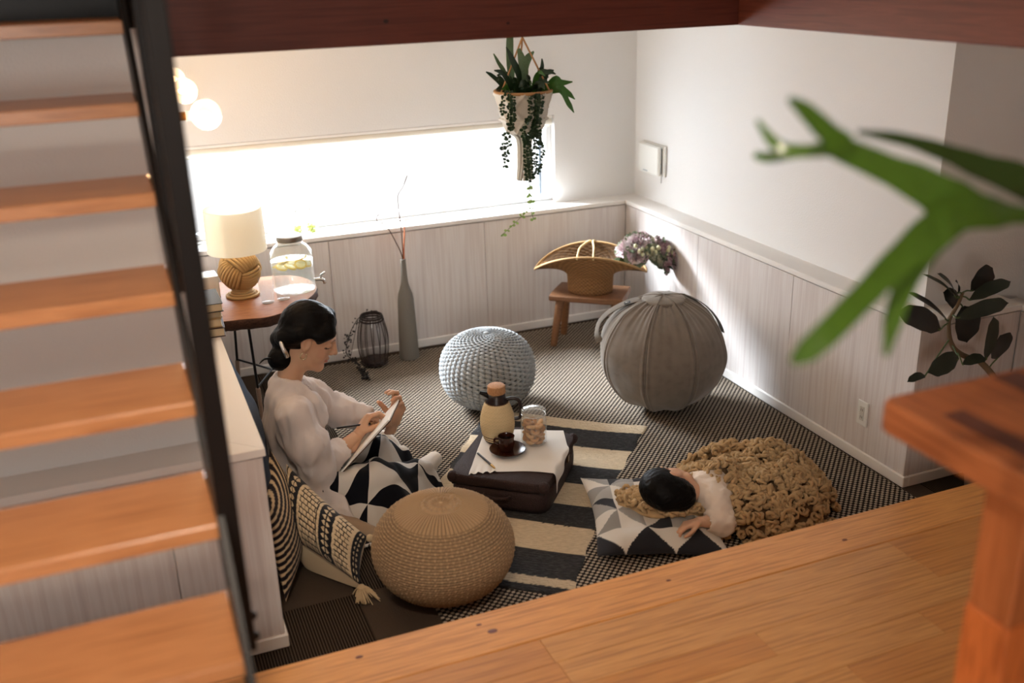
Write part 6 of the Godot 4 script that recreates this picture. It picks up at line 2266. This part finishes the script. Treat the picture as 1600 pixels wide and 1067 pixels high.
# cloth wrinkles: every vertex moves along its normal by a folded noise
func crumple(mb: MB, amount: float, freq: float, stretch: Vector3, seed_: int) -> void:
	var n := FastNoiseLite.new()
	n.seed = seed_
	n.frequency = freq
	n.fractal_octaves = 2
	var nor := PackedVector3Array()
	nor.resize(mb.v.size())
	for i in range(0, mb.ix.size(), 3):
		var fn := (mb.v[mb.ix[i + 2]] - mb.v[mb.ix[i]]).cross(mb.v[mb.ix[i + 1]] - mb.v[mb.ix[i]])
		for k in 3:
			nor[mb.ix[i + k]] += fn
	for i in mb.v.size():
		var p := mb.v[i] * stretch
		var q := 1.0 - 2.0 * absf(n.get_noise_3dv(p))
		mb.v[i] += nor[i].normalized() * amount * (q - 0.5)

func skin_mat() -> StandardMaterial3D:
	var m := vcol("skin", 0.5)
	m.subsurf_scatter_enabled = true
	m.subsurf_scatter_strength = 0.12
	m.metallic_specular = 0.4
	return m

func hair_mat() -> StandardMaterial3D:
	if mats.has("hair"):
		return mats["hair"]
	var m := mat("hair", Color(0.035, 0.027, 0.025), 0.45)
	m.metallic_specular = 0.22
	m.normal_enabled = true
	m.normal_scale = 0.6
	m.normal_texture = noise_tex("hair_strands", 0.06, 2, [], FastNoiseLite.TYPE_SIMPLEX_SMOOTH, 512, true, 8.0)
	triplanar(m, Vector3(3, 40, 40), false)
	return m

func build_people() -> void:
	build_woman()
	build_child()

func build_woman() -> void:
	var skin := Color(0.60, 0.355, 0.225)
	var lip := Color(0.46, 0.16, 0.12)
	var wo := thing("person", "woman with a low dark bun and pale blouse, sitting on the floor drawing", "person")
	var H := Vector3(-2.13, 0.702, 1.50)
	var yaw := 0.24
	var bow := 0.45
	var fh := Vector3(cos(yaw), 0, sin(yaw))
	var R := Vector3(-sin(yaw), 0, cos(yaw))
	var B := Basis(fh * cos(bow) - Vector3.UP * sin(bow), Vector3.UP * cos(bow) + fh * sin(bow), R)
	# body: torso, legs and arms are one surface with the head and the hands
	var b := Sdf.new(Vector3(-2.46, 0.0, 1.17), Vector3(-1.58, 0.66, 1.86), 0.012)
	var neck0 := Vector3(-2.22, 0.55, 1.50)
	b.cap(Vector3(-2.222, 0.105, 1.46), 0.075, Vector3(-2.222, 0.105, 1.56), 0.075, 0.04)
	b.chain([Vector3(-2.218, 0.11, 1.51), Vector3(-2.22, 0.26, 1.505), Vector3(-2.222, 0.42, 1.5), Vector3(-2.222, 0.475, 1.5)], [0.075, 0.066, 0.07, 0.055], 0.03)
	b.cap(Vector3(-2.222, 0.466, 1.375), 0.034, Vector3(-2.224, 0.466, 1.635), 0.034, 0.03)
	b.cap(Vector3(-2.234, 0.48, 1.5), 0.05, neck0, 0.044, 0.04)
	var sr := Vector3(-2.226, 0.462, 1.638)
	var er := Vector3(-2.185, 0.235, 1.635)
	var wr := Vector3(-1.985, 0.272, 1.515)
	var sl := Vector3(-2.215, 0.466, 1.36)
	var el := Vector3(-2.02, 0.315, 1.345)
	var wl := Vector3(-1.812, 0.255, 1.415)
	b.chain([sr, er, wr], [0.040, 0.035, 0.0245], 0.02)
	b.chain([sl, el, wl], [0.040, 0.035, 0.0245], 0.02)
	b.chain([Vector3(-2.25, 0.10, 1.57), Vector3(-1.93, 0.135, 1.66), Vector3(-1.75, 0.055, 1.51)], [0.082, 0.052, 0.034], 0.03)
	b.chain([Vector3(-2.25, 0.10, 1.44), Vector3(-1.90, 0.15, 1.42), Vector3(-1.80, 0.075, 1.36)], [0.082, 0.052, 0.034], 0.03)
	b.cap(Vector3(-1.75, 0.05, 1.51), 0.032, Vector3(-1.66, 0.062, 1.44), 0.028, 0.02)
	b.cap(Vector3(-1.80, 0.07, 1.36), 0.032, Vector3(-1.83, 0.13, 1.31), 0.026, 0.02)
	var body := MB.new()
	b.mesh_into(body, func(_p: Vector3) -> Color: return skin)
	head_into(body, H, B, 1.0, skin, lip, Color(0.03, 0.02, 0.018), neck0, 0.047)
	var pn := Vector3(-0.634, 0.681, -0.367).normalized()
	# the right hand holds the pencil down to the page, the left holds the far corner of the pad
	hand_into(body, wr, Vector3(0.62, 0.62, -0.48), -pn + Vector3(0, -0.3, 0.1), -1.0, [[0.75, 0.9, 0.35], [0.95, 1.0, 0.5], [1.1, 1.1, 0.6], [1.2, 1.1, 0.7]], [Vector3(0.75, 0.35, 0.7), Vector3(0.95, -0.15, 0.75), Vector3(0.9, -0.3, 0.5)], skin)
	hand_into(body, wl, Vector3(0.34, 0.93, 0.05), Vector3(-0.80, 0.22, 0.5), -1.0, [[0.5, 0.85, 0.45], [0.5, 0.9, 0.5], [0.6, 0.95, 0.5], [0.7, 1.0, 0.6]], [Vector3(0.6, 0.55, 0.5), Vector3(0.55, 0.1, 0.8), Vector3(0.45, -0.2, 0.85)], skin)
	obj("body", body, skin_mat(), wo)

	# hair drawn back into a low bun
	var at := func(a: float, c: float, d: float) -> Vector3: return H + B * Vector3(a, c, d)
	var hs := Sdf.new(H - Vector3(0.26, 0.17, 0.15), H + Vector3(0.17, 0.18, 0.15), 0.0045)
	hs.ell(at.call(-0.022, 0.046, 0), Vector3(0.101, 0.096, 0.083), 0.02, B)
	hs.ell(at.call(-0.055, 0.01, 0), Vector3(0.058, 0.075, 0.066), 0.03, B)
	# side locks run from the parting down past the temples to the nape
	for r in [-1.0, 1.0]:
		hs.chain([at.call(0.04, 0.105, 0.03 * r), at.call(0.058, 0.066, 0.055 * r), at.call(0.032, 0.044, 0.072 * r), at.call(-0.035, 0.028, 0.078 * r), at.call(-0.082, -0.015, 0.046 * r), at.call(-0.105, -0.045, 0.0)], [0.02, 0.016, 0.013, 0.018, 0.024, 0.02], 0.03)
	hs.ell(at.call(0.135, -0.035, 0), Vector3(0.098, 0.112, 0.1), 0.012, B, true)
	for r in [-1.0, 1.0]:
		hs.ell(at.call(0.004, -0.012, 0.09 * r), Vector3(0.032, 0.042, 0.05), 0.01, B, true)
	hs.ell(at.call(-0.02, -0.10, 0), Vector3(0.08, 0.055, 0.09), 0.015, B, true)
	var bun := H + Vector3(-0.108, -0.066, -0.005)
	hs.ell(bun, Vector3(0.05, 0.046, 0.046), 0.012)
	hs.cap(at.call(-0.088, -0.02, 0), 0.03, bun, 0.03, 0.02)
	var hm := MB.new()
	hs.mesh_into(hm)
	crumple(hm, 0.0016, 30.0, Vector3(0.3, 1.0, 1.0), 3)
	var hair := obj("hair", hm, hair_mat(), wo)
	var wisp := MB.new()
	wisp.tube(smooth([bun + Vector3(-0.03, 0.01, 0.02), bun + Vector3(-0.062, 0.018, 0.025), bun + Vector3(-0.085, 0.004, 0.03)], 4), [0.006, 0.006, 0.005, 0.0045, 0.004, 0.0035, 0.003, 0.002, 0.001], 6)
	obj("loose_strand", wisp, hair_mat(), hair)
	var clip := MB.new()
	var cpos := H + Vector3(-0.098, -0.022, 0.012)
	clip.tube(smooth([cpos + Vector3(-0.004, 0.042, 0.012), cpos + Vector3(-0.01, 0.036, 0.036), cpos + Vector3(-0.004, 0.008, 0.05), cpos + Vector3(0.004, -0.018, 0.044)], 5), 0.0085, 10)
	obj("hair_clip", clip, mat("clip_silver", Color(0.85, 0.83, 0.8), 0.25, 0.9), wo)
	var ring := MB.new()
	var ep: Vector3 = at.call(0.0, -0.034, 0.081)
	var rp := []
	for i in 19:
		var a := 0.5 + TAU * 0.82 * i / 18.0
		rp.append(ep + B * Vector3(sin(a) * 0.0105, -0.011 + cos(a) * 0.0135, 0.001))
	ring.tube(rp, 0.0022, 7)
	obj("earring", ring, mat("earring_gold", Color(0.92, 0.85, 0.7), 0.2, 0.9), wo)

	# loose blouse with wide rolled sleeves
	var bs := Sdf.new(Vector3(-2.46, 0.02, 1.17), Vector3(-1.83, 0.66, 1.84), 0.009)
	bs.chain([Vector3(-2.215, 0.085, 1.51), Vector3(-2.222, 0.2, 1.51), Vector3(-2.222, 0.35, 1.505), Vector3(-2.222, 0.44, 1.5)], [0.108, 0.1, 0.1, 0.078], 0.05)
	bs.cap(Vector3(-2.222, 0.13, 1.42), 0.085, Vector3(-2.222, 0.13, 1.60), 0.09, 0.05)
	bs.cap(Vector3(-2.222, 0.40, 1.42), 0.08, Vector3(-2.222, 0.40, 1.59), 0.08, 0.05)
	bs.cap(Vector3(-2.222, 0.468, 1.37), 0.055, Vector3(-2.226, 0.468, 1.64), 0.055, 0.05)
	bs.cap(Vector3(-2.235, 0.49, 1.5), 0.07, Vector3(-2.225, 0.535, 1.5), 0.058, 0.04)
	bs.chain([Vector3(-2.2, 0.53, 1.45), Vector3(-2.15, 0.475, 1.42), Vector3(-2.10, 0.42, 1.40)], [0.022, 0.026, 0.03], 0.03)
	bs.chain([Vector3(-2.2, 0.53, 1.55), Vector3(-2.15, 0.475, 1.56), Vector3(-2.13, 0.40, 1.55)], [0.022, 0.028, 0.034], 0.03)
	bs.chain([Vector3(-2.228, 0.455, 1.642), Vector3(-2.2, 0.35, 1.66), Vector3(-2.17, 0.238, 1.638), Vector3(-2.085, 0.248, 1.58)], [0.06, 0.068, 0.065, 0.047], 0.035)
	bs.chain([Vector3(-2.215, 0.46, 1.36), Vector3(-2.11, 0.39, 1.35), Vector3(-2.02, 0.32, 1.345), Vector3(-1.925, 0.285, 1.375)], [0.06, 0.066, 0.058, 0.046], 0.035)
	# rolled cuffs
	bs.cap(Vector3(-2.098, 0.247, 1.588), 0.053, Vector3(-2.072, 0.25, 1.572), 0.051, 0.006)
	bs.cap(Vector3(-1.94, 0.289, 1.37), 0.05, Vector3(-1.916, 0.281, 1.38), 0.048, 0.006)
	# the tail lies over the lap
	bs.chain([Vector3(-2.19, 0.12, 1.62), Vector3(-2.135, 0.08, 1.70), Vector3(-2.09, 0.045, 1.76)], [0.085, 0.055, 0.02], 0.05)
	# neckline, cuff openings
	bs.ell(Vector3(-2.195, 0.59, 1.5), Vector3(0.075, 0.046, 0.066), 0.004, Basis(Vector3.BACK, -0.4), true)
	bs.ell(Vector3(-2.125, 0.515, 1.5), Vector3(0.05, 0.06, 0.02), 0.008, Basis(Vector3.BACK, -0.5), true)
	bs.cap(Vector3(-2.06, 0.5, 1.46), 0.001, Vector3(-2.06, 0.5, 1.46), 0.001, 0.001)
	bs.ell(Vector3(-2.045, 0.256, 1.555), Vector3(0.036, 0.036, 0.036), 0.004, Basis.IDENTITY, true)
	bs.ell(Vector3(-1.893, 0.276, 1.386), Vector3(0.034, 0.034, 0.034), 0.004, Basis.IDENTITY, true)
	var bm := MB.new()
	bs.mesh_into(bm)
	crumple(bm, 0.014, 5.5, Vector3(1.3, 0.35, 1.3), 9)
	crumple(bm, 0.005, 13.0, Vector3(1.2, 0.4, 1.2), 12)
	var bl := cloth("blouse", Color(0.84, 0.80, 0.78), 0.9, 0.35, 22.0)
	var blouse := obj("blouse", bm, bl, wo)
	var plk := MB.new()
	for x in [0.0, 0.012]:
		plk.tube(smooth([Vector3(-2.152, 0.52, 1.522 + x), Vector3(-2.125, 0.47, 1.522 + x), Vector3(-2.118, 0.40, 1.525 + x), Vector3(-2.112, 0.30, 1.53 + x), Vector3(-2.103, 0.2, 1.54 + x)], 5), 0.0045, 6)
	obj("placket", plk, bl, blouse)

	# long beige skirt round the hips and over the legs, under the blanket
	var sk := Sdf.new(Vector3(-2.46, 0.0, 1.2), Vector3(-1.68, 0.34, 1.96), 0.011)
	sk.cap(Vector3(-2.225, 0.105, 1.42), 0.10, Vector3(-2.225, 0.105, 1.60), 0.10, 0.04)
	sk.chain([Vector3(-2.22, 0.095, 1.60), Vector3(-1.94, 0.125, 1.66), Vector3(-1.78, 0.06, 1.53)], [0.088, 0.06, 0.042], 0.03)
	sk.chain([Vector3(-2.22, 0.095, 1.43), Vector3(-1.92, 0.14, 1.42), Vector3(-1.83, 0.075, 1.38)], [0.088, 0.058, 0.04], 0.03)
	sk.chain([Vector3(-2.2, 0.06, 1.68), Vector3(-2.05, 0.03, 1.83), Vector3(-1.98, 0.022, 1.88)], [0.06, 0.028, 0.016], 0.04)
	sk.cut_plane(Vector3(0, 0.0135, 0), Vector3(0, -1, 0))
	var sm := MB.new()
	sk.mesh_into(sm)
	crumple(sm, 0.010, 7.0, Vector3(1, 1, 1), 5)
	for i in sm.v.size():
		sm.v[i].y = maxf(sm.v[i].y, 0.013)
	obj("skirt", sm, cloth("skirt_linen", Color(0.62, 0.53, 0.44), 0.95, 0.4, 18.0), wo)
	# white socks
	for q in [[Vector3(-1.755, 0.052, 1.515), Vector3(-1.70, 0.054, 1.47), Vector3(-1.655, 0.062, 1.435)], [Vector3(-1.80, 0.08, 1.355), Vector3(-1.815, 0.11, 1.33), Vector3(-1.83, 0.14, 1.308)]]:
		var ss := Sdf.new(Vector3(-1.9, 0.0, 1.24), Vector3(-1.58, 0.22, 1.58), 0.006)
		ss.chain(q, [0.039, 0.037, 0.033], 0.02)
		ss.cut_plane(Vector3(0, 0.0135, 0), Vector3(0, -1, 0))
		var sb := MB.new()
		ss.mesh_into(sb)
		obj("sock", sb, cloth("sock_white", Color(0.88, 0.86, 0.83), 0.95, 0.5, 30.0), wo)

	# the drawing pad and the pencil
	var d1 := Vector3(0.664, 0.722, 0.197).normalized()
	var d2 := pn.cross(d1).normalized()
	pn = d1.cross(d2).normalized()
	var A := Vector3(-2.122, 0.146, 1.62)
	var pad := thing("drawing_pad", "large white drawing pad propped on the woman's lap", "drawing pad")
	for q in [["paper_block", 0.0, 0.006, mat("paper", Color(0.93, 0.92, 0.9), 0.85)], ["back_board", -0.004, -0.0004, mat("pad_board", Color(0.33, 0.23, 0.17), 0.8)]]:
		var pm := MB.new()
		pm.xf = Transform3D(Basis(d1, pn, d2 * -1.0), A)
		pm.box(Vector3(0, q[1], -0.258), Vector3(0.345, q[2], 0.0), 0.0008)
		obj(q[0], pm, q[3], pad)
	var tip := Vector3(-1.91, 0.308, 1.50)
	var tail := Vector3(-2.06, 0.325, 1.52)
	var pe := thing("pencil", "black pencil in the woman's right hand", "pencil", tip)
	var dirp := (tail - tip).normalized()
	obj("shaft", tubed([dirp * 0.016, dirp * 0.155], 0.0038, 8), mat("pencil_black", Color(0.03, 0.03, 0.035), 0.4), pe)
	var cone := MB.new()
	cone.tube([dirp * 0.0, dirp * 0.016], [0.0006, 0.0038], 8)
	obj("point", cone, mat("pencil_wood", Color(0.7, 0.52, 0.33), 0.7), pe)

func build_child() -> void:
	var skin := Color(0.64, 0.38, 0.25)
	var ch := thing("person", "small child in a cream top asleep on the pillow under the wool throw", "person")
	# lies on its front, cheek on the pillow, face turned away to the right
	var H := Vector3(-0.998, 0.178, 2.232)
	var up := Vector3(-0.86, 0.18, -0.12).normalized()
	var fw := Vector3(0.30, 0.10, -0.92)
	fw = (fw - up * fw.dot(up)).normalized()
	var B := Basis(fw, up, fw.cross(up).normalized())
	var neck := Vector3(-0.905, 0.15, 2.255)
	var b := Sdf.new(Vector3(-1.08, 0.0, 1.98), Vector3(-0.35, 0.26, 2.48), 0.009)
	b.chain([Vector3(-0.915, 0.15, 2.25), Vector3(-0.82, 0.125, 2.25), Vector3(-0.66, 0.10, 2.22), Vector3(-0.56, 0.085, 2.2)], [0.034, 0.062, 0.055, 0.05], 0.04)
	b.cap(Vector3(-0.845, 0.125, 2.18), 0.04, Vector3(-0.855, 0.135, 2.315), 0.042, 0.03)
	var sh := Vector3(-0.862, 0.14, 2.325)
	var elb := Vector3(-0.872, 0.082, 2.385)
	var wr := Vector3(-0.965, 0.105, 2.378)
	b.chain([sh, elb, wr], [0.036, 0.028, 0.019], 0.02)
	b.chain([Vector3(-0.85, 0.12, 2.17), Vector3(-0.82, 0.06, 2.08), Vector3(-0.88, 0.05, 2.03)], [0.034, 0.026, 0.018], 0.02)
	b.chain([Vector3(-0.55, 0.08, 2.23), Vector3(-0.44, 0.08, 2.30), Vector3(-0.43, 0.05, 2.2)], [0.056, 0.042, 0.03], 0.03)
	b.chain([Vector3(-0.55, 0.08, 2.16), Vector3(-0.42, 0.07, 2.14), Vector3(-0.40, 0.045, 2.1)], [0.056, 0.042, 0.03], 0.03)
	var body := MB.new()
	b.mesh_into(body, func(_p: Vector3) -> Color: return skin)
	head_into(body, H, B, 0.84, skin, Color(0.5, 0.2, 0.16), Color(0.05, 0.03, 0.025), neck, 0.033, true)
	hand_into(body, wr, Vector3(-0.95, -0.12, -0.15), Vector3(-0.1, -0.9, 0.1), 1.0, [[0.5, 0.7, 0.5], [0.5, 0.8, 0.5], [0.6, 0.8, 0.5], [0.7, 0.8, 0.5]], [Vector3(0.8, 0.5, 0.35), Vector3(0.9, 0.1, 0.4), Vector3(0.95, -0.1, 0.4)], skin, 0.66)
	obj("body", body, skin_mat(), ch)
	var at := func(a: float, c: float, d: float) -> Vector3: return H + B * (Vector3(a, c, d) * 0.84)
	var hs := Sdf.new(H - Vector3(0.15, 0.13, 0.14), H + Vector3(0.15, 0.13, 0.14), 0.0045)
	hs.ell(at.call(-0.016, 0.05, 0), Vector3(0.106, 0.098, 0.084) * 0.84, 0.02, B)
	hs.ell(at.call(-0.058, -0.01, 0), Vector3(0.068, 0.085, 0.07) * 0.84, 0.03, B)
	hs.ell(at.call(0.128, -0.04, 0), Vector3(0.088, 0.105, 0.088) * 0.84, 0.01, B, true)
	for r in [-1.0, 1.0]:
		hs.ell(at.call(0.004, -0.012, 0.09 * r), Vector3(0.034, 0.04, 0.05) * 0.84, 0.008, B, true)
	hs.ell(at.call(-0.02, -0.115, 0), Vector3(0.09, 0.055, 0.09) * 0.84, 0.012, B, true)
	var hm := MB.new()
	hs.mesh_into(hm)
	crumple(hm, 0.002, 30.0, Vector3(0.5, 1.0, 1.0), 3)
	obj("hair", hm, hair_mat(), ch)
	# cream top
	var ss := Sdf.new(Vector3(-1.02, 0.01, 2.0), Vector3(-0.45, 0.26, 2.50), 0.0075)
	ss.chain([Vector3(-0.885, 0.145, 2.25), Vector3(-0.82, 0.125, 2.25), Vector3(-0.70, 0.085, 2.23)], [0.05, 0.074, 0.062], 0.04)
	ss.cap(Vector3(-0.85, 0.13, 2.18), 0.05, Vector3(-0.858, 0.14, 2.32), 0.052, 0.03)
	ss.chain([sh, elb, elb.lerp(wr, 0.55)], [0.049, 0.046, 0.036], 0.02)
	ss.ell(elb.lerp(wr, 0.80), Vector3(0.03, 0.03, 0.03), 0.004, Basis.IDENTITY, true)
	ss.ell(Vector3(-0.945, 0.165, 2.25), Vector3(0.05, 0.06, 0.06), 0.006, Basis.IDENTITY, true)
	var sm := MB.new()
	ss.mesh_into(sm)
	crumple(sm, 0.008, 9.0, Vector3.ONE, 4)
	crumple(sm, 0.003, 24.0, Vector3.ONE, 14)
	obj("shirt", sm, cloth("child_shirt", Color(0.86, 0.80, 0.74), 0.95, 0.3, 26.0), ch)
